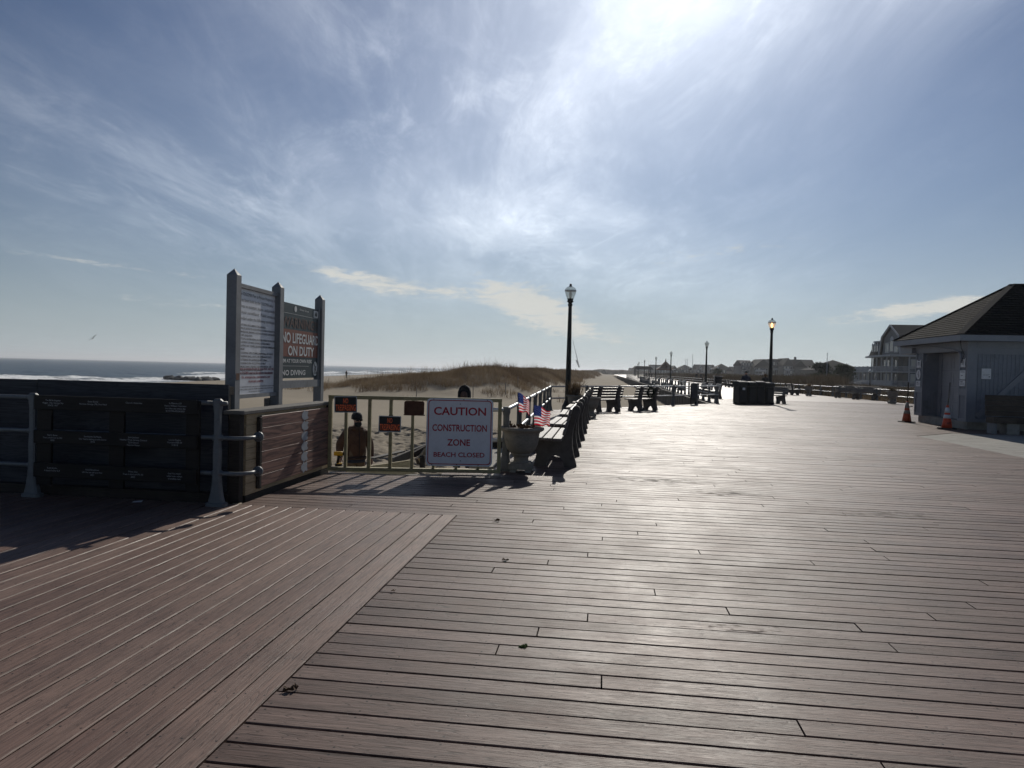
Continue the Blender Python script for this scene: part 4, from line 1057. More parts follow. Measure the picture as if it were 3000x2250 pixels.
for (px, py, rz, lab) in ((2478, 1167, 34, 'left of two slat benches by the land side railing'), (2532, 1172, 30, 'right of two slat benches by the land side railing, nearer the pavilion')):
    b = copy_tree(proto); b['label'] = lab; b.location = G(px, py)+Vector((.35, .6, 0)); b.rotation_euler.z = R(rz)
for i, u in enumerate((47, 50.5, 54, 67, 71, 80, 85, 97, 103, 120)):
    b = copy_tree(proto); b['label'] = 'far slat bench, one of a row seen through the long beach side railing'; b.location = W(7.0, u); b.rotation_euler.z = -TH
for i, u in enumerate((61, 75, 91, 112)):
    b = copy_tree(proto); b['label'] = ('far bench along the land side railing, nearest of the far four', 'far bench along the land side railing, second of the far four', 'far bench along the land side railing, third of the far four', 'far bench along the land side railing, farthest of the far four')[i]
    b.location = W(15.2, u); b.rotation_euler.z = -TH+R(184)
# wreath of needles hung on the bench back
wr = MB(); g = random.Random(3)
for i in range(900):
    a = g.uniform(0, 2*math.pi); rr = .20+g.gauss(0, .045); c = Vector((g.gauss(0, .03), rr*math.cos(a), rr*math.sin(a)))
    if i > 820: c = Vector((g.gauss(0, .02), g.gauss(0, .07), -.22-g.random()*.16))
    d = Vector((g.gauss(0, 1), g.gauss(0, 1), g.gauss(0, 1))).normalized()*.055; n = d.cross(Vector((g.gauss(0, 1), g.gauss(0, 1), 1))).normalized()*.008
    wr.add([c-n, c+n, c+d], [(0, 1, 2)])
wo = thing('wreath', 'dark bushy wreath hung on the back of a bench', 'wreath', wb.matrix_basis @ Vector((.285, .10, .74)), R(-46))
wr.build('greenery', M['needles'], wo)
mb = MB(); mb.tube([(.0, .19*math.cos(i*.5236), .19*math.sin(i*.5236)) for i in range(13)], .035, 8); mb.build('ring', M['needles'], wo)

# ------------------------------------------------------------------ urn planters
UPROF = [(.120, .13), (.112, .15), (.108, .20), (.118, .235), (.140, .245), (.142, .262), (.128, .268), (.165, .285), (.212, .33), (.240, .40), (.254, .47), (.261, .54), (.264, .565), (.272, .572), (.272, .585), (.300, .600), (.326, .615), (.334, .632), (.330, .650), (.314, .660), (.300, .658), (.285, .64), (.275, .615)]
def make_urn(label, loc, rz, group='concrete urn planters'):
    t = thing('urn_planter', label, 'planter', loc, rz, group)
    mb = MB(); mb.lathe(UPROF, 40); mb.build('bowl', M['urn'], t)
    mb = MB(); mb.cbox((0, 0, .085), (.355, .355, .085), .008); mb.cbox((0, 0, .137), (.30, .30, .02), .004); mb.build('plinth', M['urn'], t)
    for sx in (-.11, .11):
        for sy in (-.11, .11):
            mb = MB(); mb.cbox((sx, sy, .021), (.09, .09, .042), .004); mb.build('foot', M['concrete'], t)
    mb = MB(); g = random.Random(9)
    mb.lathe([(.276, .612), (.2, .63), (.1, .64), (.01, .645)], 20); mb.build('soil', M['leaf'], t)
    return t
urn = make_urn('concrete urn planter holding two small flags beside the gate', G(1526, 1386)+Vector((0, .18, 0)), R(-4))
u2 = copy_tree(urn); u2['label'] = 'dark concrete urn planter at the far end of the bench row'; u2.location = (2.62, 23.6, 0)
u3 = copy_tree(urn); u3['label'] = 'urn planter with tufted grass by the near lamp post'; u3.location = (2.25, 25.4, 0)
u4 = copy_tree(urn); u4['label'] = 'urn planter by the land side railing, left of the pavilion'; u4.location = G(2618, 1183)+Vector((0, .2, 0)); u4.scale = (1.1, 1.1, 1.15)
u5 = copy_tree(urn); u5['label'] = 'urn planter by the land side railing, beyond the two benches'; u5.location = G(2372, 1160)+Vector((0, .2, 0)); u5.scale = (1.1, 1.1, 1.15)
def tuft(label, loc, n, h, spread, mt, seed, name='ornamental_grass', cat='plant'):
    pts = np.c_[np.random.RandomState(seed).normal(0, spread, (n, 2)), np.zeros(n)]
    o = blade_mesh(name, pts, np.full(n, h), np.full(n, .012), np.linspace(0, 1, n), mt, 7, spread*.4, .9, seed); o.location = loc
    return tag(o, label, cat)
tuft('brown dry ornamental grass growing in the urn by the near lamp post', (2.25, 25.4, .62), 60, .55, .10, M['grass'], 3)
tuft('small dry plant in the urn left of the pavilion', Vector(u4.location)+Vector((0, 0, .70)), 36, .30, .10, M['scrub'], 4)
tuft('dry reddish plant in the urn beyond the two benches', Vector(u5.location)+Vector((0, 0, .70)), 36, .28, .12, M['grass'], 5)
mb = MB(); g = random.Random(4)
for i in range(26):
    a = g.uniform(0, 6.28); r = g.uniform(.02, .2); c = Vector((r*math.cos(a), r*math.sin(a), .64)); p = [c+Vector((g.uniform(-.05, .05), g.uniform(-.05, .05), g.uniform(0, .07))) for _ in range(3)]; mb.add([c]+p, [(0, 1, 2), (0, 2, 3)])
tag(mb.build('dead_plant', M['leaf'], None, urn.location), 'shrivelled dead plant remains in the planter with flags', 'plant')
def make_flag(label, foot, top, hoist, fly, droop, seed):
    """pole from foot to top; cloth hangs from the top of the pole, blown to +X and sagging"""
    t = thing('small_flag', label, 'flag', foot, 0, 'small stick flags in the planter')
    mb = MB(); d = Vector(top)-Vector(foot); mb.tube([(0, 0, 0), d], .005, 6); mb.build('pole', M['darkw'], t)
    mb = MB(); nx, ny = 40, 26; g = random.Random(seed); ph = g.uniform(0, 6)
    up = d.normalized()
    def pt(i, j, off=0.0):
        s = i/nx; q = j/ny
        sag = droop*(s**1.5)
        x = fly*s*(1-.28*s*droop)
        base = d - up*hoist*q
        return base+Vector((x*(1-.12*q*droop), .035*math.sin(s*9+ph+q*1.5)*s**.6+off+.10*s, -sag*hoist*(.55-.42*q)+.022*math.sin(s*8+ph+q*2)*s))
    vs = [pt(i, j) for j in range(ny+1) for i in range(nx+1)]
    o = len(mb.v); mb.v += [tuple(v) for v in vs]; mb.sm = True
    for j in range(ny):
        for i in range(nx):
            m_ = 2 if (i < nx*.4 and j < ny*7/13) else (0 if (j//2) % 2 == 0 else 1)
            k = j*(nx+1)+i; mb.f.append((k, k+1, k+nx+2, k+nx+1)); mb.mi.append(m_); mb.smooth.append(True)
    mb.cur = 1
    for r in range(9):
        for c in range(6 if r % 2 == 0 else 5):
            fi = nx*.4*((c+.5 if r % 2 == 0 else c+1)/6); fj = ny*7/13*((r+.7)/9.4)
            for off in (-.003, .003):
                p = [pt(fi+dx, fj+dy, off) for dx, dy in ((-.55, 0), (0, -.42), (.55, 0), (0, .42))]; mb.add(p, [(0, 1, 2, 3)])
    mb.build('cloth', [M['flagred'], M['flagwhite'], M['flagblue']], t)
    return t
UL = Vector(urn.location)
make_flag('taller stars and stripes flag, folded, at the left of the planter', UL+Vector((-.03, .0, .63)), UL+Vector((-.075, .02, 1.165)), .285, .25, 1.0, 1)
make_flag('shorter stars and stripes flag, spread out, at the right of the planter', UL+Vector((.18, -.04, .63)), UL+Vector((.165, -.03, .985)), .29, .32, .7, 2)

# ------------------------------------------------------------------ lamp posts
def make_lamp(label, loc, lit=False, h=4.62):
    t = thing('lamp_post', label, 'street lamp', loc, 0, 'boardwalk lamp posts')
    s = h/4.62
    mb = MB(); mb.lathe([(.25, 0), (.25, .05), (.22, .08), (.205, .22), (.19, .27), (.15, .34), (.125, .42), (.115, .46)], 12); mb.build('base', M['black'], t)
    mb = MB(); prof = []
    for i in range(13): prof.append((.110-.046*i/12, .46+(3.83-.46)*s*i/12))
    nf = 24; vs = []; fs = []
    for r, z in prof:
        for k in range(nf):
            a = 2*math.pi*k/nf; q = r*(1.0 if k % 2 else .93); vs.append((q*math.cos(a), q*math.sin(a), z))
    for i in range(len(prof)-1):
        for k in range(nf): fs.append((i*nf+k, i*nf+(k+1) % nf, (i+1)*nf+(k+1) % nf, (i+1)*nf+k))
    mb.add(vs, fs); mb.build('shaft', M['black'], t)
    zz = 3.83*s+(1-s)*.46
    mb = MB(); mb.lathe([(.063, zz), (.085, zz+.02), (.088, zz+.07), (.065, zz+.09), (.075, zz+.13), (.115, zz+.15), (.118, zz+.19), (.095, zz+.20), (.10, zz+.235), (.115, zz+.245), (.115, zz+.27)], 20); mb.build('collar', M['black'], t)
    mb = MB(); mb.lathe([(.115, zz+.27), (.15, zz+.35), (.185, zz+.45), (.205, zz+.53), (.208, zz+.565), (.19, zz+.62), (.14, zz+.67), (.08, zz+.70), (.05, zz+.72)], 28); mb.build('globe', M['glass'], t)
    mb = MB(); mb.lathe([(.209, zz+.535), (.2125, zz+.545), (.2125, zz+.56), (.209, zz+.57)], 28); mb.build('globe_band', M['alu'], t)
    mb = MB(); mb.lathe([(.055, zz+.70), (.058, zz+.73), (.040, zz+.74), (.042, zz+.79), (.03, zz+.80)], 14); mb.build('finial', M['black'], t)
    mb = MB(); mb.lathe([(.02, zz+.27), (.045, zz+.33), (.055, zz+.42), (.04, zz+.50), (.01, zz+.53)], 14); mb.build('bulb', M['bulb'] if lit else M['bulboff'], t)
    return t
lamp1 = make_lamp('tall black lamp post standing behind the row of benches', (2.02, 25.8, 0))
lamp2 = make_lamp('black lamp post with a lit orange lamp by the dark bins', (13.95, 38.75, 0), True)
for (X, Y, lab) in ((18.1, 67, 'black lamp post far off, first beyond the lit one'), (22.3, 101, 'black lamp post far off, second beyond the lit one'), (27.0, 135, 'distant lamp post, third beyond the lit one'), (31.8, 172.7, 'distant lamp post, fourth beyond the lit one'), (35.8, 203, 'distant lamp post, fifth beyond the lit one'), (41.6, 238, 'farthest distinct lamp post on the boardwalk, sixth beyond the lit one')):
    l = copy_tree(lamp1); l['label'] = lab; l.location = (X, Y, 0)
# ------------------------------------------------------------------ bins
def make_bin(label, loc, rz, sticker=False):
    t = thing('recycling_bin', label, 'bin', loc, rz, 'dark bins beside the lit lamp post')
    mb = MB(); mb.cbox((0, 0, .50), (.48, .58, .92), .045); mb.build('body', M['bin'], t)
    poly = [(-.31, 0), (.31, 0), (.31, .12), (.27, .19), (.17, .235), (.0, .25), (-.17, .235), (-.27, .19), (-.31, .12)]
    mb = MB(); mb.prism(poly, -.255, .255, lambda a, b, d: (d, a, .955+b)); mb.build('domed_lid', M['bin'], t, fix=True)
    mb = MB(); mb.cbox((0, -.302, 1.04), (.30, .03, .16), .006); mb.build('opening_flap', M['black'], t)
    mb = MB(); mb.cbox((0, -.305, .45), (.40, .02, .66), .01); mb.build('door', M['bin'], t)
    for x in (-.2, .2):
        mb = MB(); mb.cbox((x, 0, .022), (.07, .5, .044), .004); mb.build('foot', M['rubber'], t)
    if sticker:
        mb = MB(); mb.box((.0, -.318, .80), (.16, .003, .12)); mb.build('sticker', M['paper'], t)
    return t
BA = R(20)
for i, lab in enumerate(('leftmost dark bin of the row, with a small white sticker', 'second dark bin from the left in the row of four', 'third dark bin from the left in the row of four', 'rightmost dark bin of the row, in front of the lit lamp post')):
    o = Vector((11.95, 37.55, 0))+Vector((math.cos(BA), math.sin(BA), 0))*(.575*i)
    bn_ = make_bin(lab, o, BA+R((0, 5, -4, 3)[i]), i == 0); bn_.scale = (1, 1, (1.0, .985, 1.01, .97)[i])
kb_ = make_bin('far dark bin with a pale top on the boardwalk by the land side', G(2109, 1140)+Vector((.2, 1.5, 0)), R(-5)); kb_['group'] = 'dark bins'
kb_.name = 'litter_bin'; kb_.scale = (1.5, 1.3, 1.1)
mb = MB(); mb.cbox((0, 0, 1.225), (.62, .72, .04), .01); mb.build('pale_top', M['alu'], kb_)
# notice frame on the oblique railing
nt_ = thing('notice_frame', 'dark framed notice fixed to the oblique railing near the bins', 'sign', A1+(A2-A1)*.80+Vector((.06, -.10, 0)), ang2)
mb = MB(); mb.cbox((0, 0, .58), (.62, .05, .92), .01); mb.build('frame', M['black'], nt_)
mb = MB(); mb.box((0, -.028, .62), (.50, .004, .62)); mb.build('sheet', M['greycloth'], nt_)
for x in (-.24, .24):
    mb = MB(); mb.cbox((x, 0, .06), (.05, .05, .12), .004); mb.build('leg', M['black'], nt_)

# ------------------------------------------------------------------ traffic cones with poles in their tips
def make_cone(label, loc, old, lean):
    t = thing('traffic_cone', label, 'traffic cone', loc, R(8 if old else -5), 'traffic cones by the pavilion')
    mb = MB(); mb.cbox((0, 0, .018), (.40, .40, .036), .012); mb.build('base', M['rubber'], t)
    rad = lambda z: .152-(.152-.035)*(z-.036)/.70
    mb = MB(); mb.lathe([(rad(z), z) for z in (.036, .2, .4, .6, .736)], 28); mb.build('body', M['coneold'] if old else M['cone'], t)
    bands = ((.33, .44), (.50, .66)) if not old else ((.30, .42), (.50, .70))
    for z0, z1 in bands:
        mb = MB(); mb.lathe([(rad(z0)+.003, z0), (rad(z1)+.003, z1)], 28); mb.build('reflective_band', M['conewold'] if old else M['conew'], t)
    mb = MB(); mb.tube([(0, 0, .60), (lean*.45, .0, 1.0), (lean, .02, 1.44 if not old else 1.40)], [.02, .021, .023], 10); mb.build('stick', M['darkw'] if old else M['grayw'], t)
    if not old:
        mb = MB(); put_text(mb, 'RPT', lambda x, y, d: ((rad(y)+.004)*math.sin(x/rad(y)), -(rad(y)+.004)*math.cos(x/rad(y)), y), .01, .15, .12, .06, True); mb.build('stencil_lettering', M['signblack'], t)
    return t
make_cone('faded orange traffic cone with dingy bands and a dark stick in its tip', Vector((13.86, 25.1, 0)), True, .03)
make_cone('bright red orange traffic cone with crisp white bands and black stencil', Vector((13.48, 22.15, 0)), False, .06)

# ------------------------------------------------------------------ pavilion
def poly_uv(name, polys, mt, parent):
    """polys: list of (points, origin, u-axis, v-axis) -> one mesh with UVs in metres"""
    vs = []; fs = []; uv = []
    for pts, o, ua, va in polys:
        k = len(vs); vs += [tuple(p) for p in pts]; fs.append(tuple(range(k, k+len(pts))))
        for p in pts:
            d = Vector(p)-Vector(o); uv += [d.dot(ua), d.dot(va)]
    me = bpy.data.meshes.new(name); me.from_pydata(vs, [], fs); me.materials.append(mt)
    l = me.uv_layers.new(name='UVMap'); l.data.foreach_set('uv', np.array(uv, 'f')); me.update()
    return link(name, me, parent)
pv = thing('pavilion', 'grey blue timber pavilion with a dark hipped shingle roof', 'building', W(11.04, 23.62), -TH)
FX, RY1 = 9.0, 3.7                               # length to the right, depth
mb = MB(); mb.bb(.10, FX, .10, RY1-.1, -.1, .235); mb.build('foundation', M['concrete'], pv)
wl = MB()
wl.bb(.0, FX, .03, .12, .235, 2.72)                         # front (camera side) wall core
wl.bb(.03, .12, .0, .52, .24, 2.72); wl.bb(.03, .12, 3.14, RY1, .24, 2.72)
wl.bb(.12, .52, .45, .52, .24, 2.72); wl.bb(.12, .60, 3.14, 3.22, .24, 2.72)   # sides of the recess
wl.bb(.03, .60, .52, 3.14, 2.42, 2.72)
wl.bb(.5, FX, RY1-.09, RY1, .24, 2.72); wl.bb(FX-.09, FX, .12, RY1-.09, .24, 2.72)
wall = wl.build('wall', M['clap'], pv)
bt = MB()
x = .30
while x < FX-.2: bt.bb(x, x+.110, .020, .03, .33, 2.33); x += .118
bt.build('vertical_boarding', M['clap'], wall)
for y0, y1 in ((.06, .50), (3.20, 3.66)):
    bt = MB()
    y = y0+.02
    while y < y1-.06: bt.bb(.012, .03, y, y+.068, .33, 1.05); bt.bb(.014, .03, y, y+.068, 1.25, 2.33); y += .078
    bt.build('side_boarding', M['clap'], wall)
bt = MB()
for k in range(4): bt.bb(.15+k*.095, .15+k*.095+.085, 3.122, 3.14, .33, 1.10)
bt.build('recess_boarding', M['clap'], wall)
tr = MB()
tr.bb(-.012, .26, -.012, .028, .235, 2.72); tr.bb(-.012, .028, .028, .075, .235, 2.72)
tr.bb(.26, FX, -.004, .028, 2.33, 2.52); tr.bb(.26, FX, -.020, .027, 2.525, 2.72); tr.bb(.26, FX, -.006, .028, .235, .33)
tr.bb(-.010, .027, .455, .535, .24, 2.72); tr.bb(-.010, .027, 3.12, 3.185, .24, 2.72); tr.bb(-.010, .027, 3.64, 3.71, .24, 2.72)
tr.bb(-.006, .026, .076, .454, 1.05, 1.25); tr.bb(-.006, .026, 3.186, 3.639, 1.05, 1.25); tr.bb(-.018, .025, .076, 3.7, 2.43, 2.72)
tr.bb(-.004, .025, .076, .454, .24, .33); tr.bb(-.004, .025, 3.186, 3.639, .24, .33)
tr.bb(-.15, .10, 3.72, 4.75, 2.43, 2.70)
trim = tr.build('trim', M['claptrim'], pv)
mb = MB(); mb.beam((.95, -.010, .62), (2.35, -.010, 1.98), .028, .14, (0, -1, 0)); mb.v = [(a, b, c) for a, b, c in mb.v]
mb = MB(); a, b = Vector((.30, 0, .40)), Vector((2.10, 0, 2.26)); d = (b-a).normalized(); n = Vector((-d.z, 0, d.x))*.075
mb.hexa([a-n+Vector((0, -.012, 0)), b-n+Vector((0, -.012, 0)), b-n+Vector((0, .019, 0)), a-n+Vector((0, .019, 0)), a+n+Vector((0, -.012, 0)), b+n+Vector((0, -.012, 0)), b+n+Vector((0, .019, 0)), a+n+Vector((0, .019, 0))])
mb.build('diagonal_brace', M['claptrim'], pv, fix=True)
dm = MB()
dm.bb(.56, .60, .52, 3.14, .24, 2.42)
door = dm.build('door', M['clapdoor'], pv)
dl = MB()
for r in range(4):
    z0 = .28+r*.53
    for c in range(3):
        y0 = .62+c*.82; fr = .05
        dl.bb(.548, .56, y0, y0+.70, z0, z0+.035); dl.bb(.548, .56, y0, y0+.70, z0+.41, z0+.445); dl.bb(.548, .56, y0, y0+.035, z0+.035, z0+.41); dl.bb(.548, .56, y0+.665, y0+.70, z0+.035, z0+.41)
dl.build('door_panel_moulding', M['clapdoor'], door)
dg_ = MB()
for r in range(1, 4): dg_.bb(.5575, .56, .525, 3.135, .235+r*.53, .245+r*.53)
dg_.bb(.52, .56, 2.92, 3.135, .24, 2.42)
dg_.build('door_frame', M['claptrim'], pv)
# roof
OV = .45; ex0, ex1, ey0, ey1 = -OV, FX+OV, -OV, 4.62
EZ, AZ = 2.90, 4.72; ym = (ey0+ey1)/2; ax0, ax1 = 2.25, FX-2.25
c = [Vector((ex0, ey0, EZ)), Vector((ex1, ey0, EZ)), Vector((ex1, ey1, EZ)), Vector((ex0, ey1, EZ))]; a0, a1 = Vector((ax0, ym, AZ)), Vector((ax1, ym, AZ))
def ax(e0, e1, top):
    u_ = (e1-e0).normalized(); n_ = u_.cross(top-e0).normalized(); return u_, n_.cross(u_)
pls = []
for pts, e0, e1, tp in (([c[0], c[1], a1, a0], c[0], c[1], a0), ([c[2], c[3], a0, a1], c[2], c[3], a0), ([c[3], c[0], a0], c[3], c[0], a0), ([c[1], c[2], a1], c[1], c[2], a1)):
    u_, v_ = ax(e0, e1, tp); pls.append((pts, e0, u_, v_))
def courses(pls, pitch=.145, lift=.014):
    out = []
    for pts, o, ua, va in pls:
        n = ua.cross(va).normalized(); q = [((Vector(p)-Vector(o)).dot(ua), (Vector(p)-Vector(o)).dot(va)) for p in pts]
        H_ = max(b for a, b in q); W_ = q[1][0]; tl, tr_ = (q[3][0], q[2][0]) if len(q) == 4 else (q[2][0], q[2][0])
        k = 0
        while k*pitch < H_-.02:
            v0, v1 = k*pitch, min(H_, (k+1)*pitch+.01); e = lambda v: (tl*v/H_, W_+(tr_-W_)*v/H_)
            P3 = lambda a, v, l: Vector(o)+ua*a+va*v+n*l
            (a0_, a1_), (b0_, b1_) = e(v0), e(v1)
            m_ = max(1, int((a1_-a0_)/.30)); g_ = random.Random(k)
            out.append(([P3(a0_, v0, lift), P3(a1_, v0, lift), P3(b1_, v1, .001), P3(b0_, v1, .001)], o, ua, va))
            out.append(([P3(a0_, v0, -.002), P3(a1_, v0, -.002), P3(a1_, v0, lift), P3(a0_, v0, lift)], o, ua, va))
            k += 1
    return out
roof = poly_uv('roof', courses(pls), M['shingle'], pv)
hp = MB()
for p, q in ((c[0], a0), (c[3], a0), (c[1], a1), (c[2], a1), (a0, a1)): hp.beam(p+Vector((0, 0, .012)), q+Vector((0, 0, .012)), .20, .02)
hp.build('hip_cap', M['shinglefar'], roof)
fa = MB(); fa.bb(ex0, ex1, ey0, ey0+.03, EZ-.19, EZ-.01); fa.bb(ex0, ex0+.03, ey0+.031, ey1, EZ-.19, EZ-.01); fa.bb(ex0+.031, ex1, ey1-.03, ey1, EZ-.19, EZ-.01); fa.bb(ex1-.03, ex1, ey0+.031, ey1-.031, EZ-.19, EZ-.01)
fa.build('fascia', M['claptrim'], roof)
sf = MB(); sf.bb(ex0+.03, ex1-.03, ey0+.03, ey1-.03, EZ-.17, EZ-.15); sf.build('soffit', M['clap'], roof)
cdt = MB(); cdt.tube([(-.30, 4.3, 2.66), (-.10, 3.2, 2.64), (-.06, 2.0, 2.60), (-.07, .9, 2.49), (-.075, .42, 2.41), (-.07, .30, 2.30), (-.06, .27, 2.05)], .022, 8); cdt.build('conduit', M['claptrim'], pv)
cb = MB(); cb.tube([(-.43, -.43, 2.72), (-.30, -.2, 2.5), (-.09, .05, 2.32), (-.05, .25, 2.12)], .010, 6); cb.build('cable', M['black'], pv)
bk = MB(); bk.tube([(.10, 2.95, 2.40), (.02, 2.93, 2.30), (.05, 2.98, 2.18), (-.01, 2.96, 2.08)], .02, 8); bk.build('scroll_bracket', M['claptrim'], pv)
an = MB(); an.tube([(3.0, ym, 4.70), (3.18, ym, 5.5)], .008, 6); an.build('aerial', M['black'], pv)
def plaque(name, label, y, z, w, h, kind):
    t = thing(name, label, 'sign', pv.matrix_basis @ Vector((-.016, y, z)) if False else W(11.04-.016, 23.62+y, z), -TH)
    if kind == 'scroll':
        pts = [(-.5, -.42), (-.38, -.5), (-.2, -.40), (0, -.48), (.2, -.40), (.38, -.5), (.5, -.42), (.42, -.2), (.45, .2), (.5, .5), (.36, .38), (.2, .34), (-.2, .34), (-.36, .38), (-.5, .5), (-.45, .2), (-.42, -.2)]
    elif kind == 'round': pts = [(.5*math.cos(i*.314), .5*math.sin(i*.314)) for i in range(20)]
    else: pts = [(-.5, -.5), (.5, -.5), (.5, .5), (-.5, .5)]
    mb = MB(); mb.prism([(-a*w, b*h) for a, b in pts][::-1], -.012, 0, lambda a, b, d: (d, a, b)); mb.build('plate', M['paper'] if kind != 'box' else M['conew'], t, fix=True)
    mb = MB(); X_ = -.0145
    L = {'scroll': ((-.25, .25, .12, .2), (-.28, .28, -.02, .04), (-.25, .25, -.16, -.10)), 'round': ((-.12, .05, -.05, .32), (-.02, .14, -.32, .0)), 'box': ((-.4, .4, .30, .36), (-.3, .1, -.1, -.04)), 'text': ((-.36, .1, .18, .32), (-.36, .36, -.02, .04), (-.36, .30, -.22, -.16))}[kind]
    for a0_, a1_, b0, b1 in L: mb.add([(X_, -a0_*w, b0*h), (X_, -a1_*w, b0*h), (X_, -a1_*w, b1*h), (X_, -a0_*w, b1*h)], [(0, 1, 2, 3)])
    mb.build('dark_marking', M['ink'], t)
plaque('scroll_plaque', 'pale scroll shaped plaque on the pavilion corner, right of the door', .25, 2.06, .30, .30, 'scroll')
plaque('framed_notice', 'pale framed notice below the plaque, right of the pavilion door', .25, 1.68, .34, .28, 'box')
plaque('lettered_notice', 'small lettered notice, lowest of three right of the pavilion door', .25, 1.42, .34, .18, 'text')
plaque('scroll_plaque', 'pale scroll shaped plaque left of the pavilion door', 3.41, 2.06, .34, .30, 'scroll')
plaque('round_sign', 'round white sign with a dark emblem left of the pavilion door', 3.41, 1.68, .34, .34, 'round')
plaque('lettered_notice', 'small white notice under the round sign left of the pavilion door', 3.41, 1.36, .34, .20, 'text')
po = thing('poster', 'square white poster on the boarded pavilion wall', 'poster', W(11.04+.535, 23.62-.0, 1.73), -TH)
mb = MB(); mb.box((0, -.001, 0), (.27, .008, .32)); mb.build('sheet', M['paper'], po)
mb = MB(); mb.box((.085, -.0065, -.09), (.03, .002, .03)); mb.box((0, -.0065, -.02), (.2, .002, .006)); mb.box((-.02, -.0065, -.05), (.16, .002, .006)); mb.build('dark_marking', M['ink'], po)
# heavy timber bench against the pavilion
tbn = thing('timber_bench', 'heavy brown timber bench with plank back beside the pavilion', 'bench', W(10.98, 21.95), -TH)
mb = MB()
for k in range(4):
    mb = MB(); mb.cbox((1.25, .42+.015*k, .575+k*.152), (2.5, .05, .146), .006); mb.build('back_plank', M['plywarm'], tbn)
for k in range(3):
    mb = MB(); mb.cbox((1.25, .02+k*.15, .40), (2.5, .142, .17), .008); mb.build('seat_plank', M['plywarm'], tbn)
for x, w in ((.08, .09), (.55, .34), (2.0, .34)):
    mb = MB(); mb.cbox((x, .2, .155), (w, .38, .31), .008); mb.build('leg', M['concrete'] if w > .2 else M['signgrey'], tbn)
rl = MB(); 
bl_ = thing('pipe_bracket', 'small bent pipe standing at the far corner of the pavilion', 'pipe', W(10.85, 27.35), -TH)
mb = MB(); mb.tube([(0, 0, 0), (0, 0, .45), (.03, 0, .52), (.14, 0, .54)], .02, 8); mb.build('pipe', M['post_dark'], bl_)
# ------------------------------------------------------------------ people
def skin_mesh(V, E, root):
    names = list(V); me = bpy.data.meshes.new('person'); me.from_pydata([V[n][0] for n in names], [(names.index(a), names.index(b)) for a, b in E], [])
    o = bpy.data.objects.new('person', me); COL.objects.link(o)
    o.modifiers.new('s', 'SKIN'); sub = o.modifiers.new('d', 'SUBSURF'); sub.levels = 2; sub.render_levels = 2
    for i, n in enumerate(names):
        r = V[n][1]; d = me.skin_vertices[0].data[i]; d.radius = r if isinstance(r, tuple) else (r, r); d.use_root = (n == root)
    return o
PEND = []
def person(label, loc, rz, mats, pose=None, scale=1.0, hood=False, fingers=True, name='person', bulk=0.0):
    """body grown over a joint skeleton; faces -Y; mats = coat, trousers, skin, shoes"""
    V = {'pel': ((0, 0, .95), (.165+bulk, .125+bulk)), 'spi': ((0, .01, 1.16), (.165+bulk, .13+bulk)), 'che': ((0, .01, 1.36), (.175+bulk*.6, .13+bulk*.6)), 'nek': ((0, -.0, 1.50), .062), 'jaw': ((0, -.03, 1.575), (.07, .075)), 'hed': ((0, -.015, 1.655), (.082, .095)), 'crn': ((0, .005, 1.725), (.062, .072)), 'nos': ((0, -.118, 1.625), .014)}
    E = [('pel', 'spi'), ('spi', 'che'), ('che', 'nek'), ('nek', 'jaw'), ('jaw', 'hed'), ('hed', 'crn'), ('hed', 'nos')]
    for s, q in (('l', 1), ('r', -1)):
        V.update({'sh'+s: ((q*.19, .01, 1.415-bulk*1.0), .085+bulk*.5), 'el'+s: ((q*.255, .03, 1.15), .066+bulk*.6), 'wr'+s: ((q*.265, -.04, .915), .045+bulk*.35), 'pa'+s: ((q*.266, -.065, .85), (.020, .038)),
                  'hp'+s: ((q*.095, .0, .86), .115), 'kn'+s: ((q*.11, -.02, .49), .082), 'an'+s: ((q*.115, .02, .10), .056), 'to'+s: ((q*.125, -.15, .045), .048)})
        E += [('che', 'sh'+s), ('sh'+s, 'el'+s), ('el'+s, 'wr'+s), ('wr'+s, 'pa'+s), ('pel', 'hp'+s), ('hp'+s, 'kn'+s), ('kn'+s, 'an'+s), ('an'+s, 'to'+s)]
    if pose:
        for k, p in pose.items(): V[k] = (p, V[k][1])
    if fingers:
        for s, q in (('l', 1), ('r', -1)):
            p = Vector(V['pa'+s][0]); d = (p-Vector(V['wr'+s][0])).normalized()
            for i, (oy, ln) in enumerate(((-.028, .066), (-.010, .076), (.009, .072), (.027, .056))):
                a = p+Vector((0, oy, 0))+d*.035; b = a+d*ln*.55+Vector((-q*.012, -.006, 0)); c = b+d*ln*.45+Vector((-q*.022, -.006, 0))
                V[f'f{s}{i}a'] = (tuple(a), .010); V[f'f{s}{i}b'] = (tuple(b), .009); V[f'f{s}{i}c'] = (tuple(c), .008)
                E += [('pa'+s, f'f{s}{i}a'), (f'f{s}{i}a', f'f{s}{i}b'), (f'f{s}{i}b', f'f{s}{i}c')]
            a = p+Vector((-q*.01, -.035, .02)); b = a+Vector((-q*.014, -.03, -.02)); c = b+Vector((-q*.006, -.012, -.026))
            V[f't{s}a'] = (tuple(a), .011); V[f't{s}b'] = (tuple(b), .010); V[f't{s}c'] = (tuple(c), .009); E += [('pa'+s, f't{s}a'), (f't{s}a', f't{s}b'), (f't{s}b', f't{s}c')]
    o = skin_mesh(V, E, 'pel')
    PEND.append((o, label, loc, rz, mats, V, hood, scale, name))
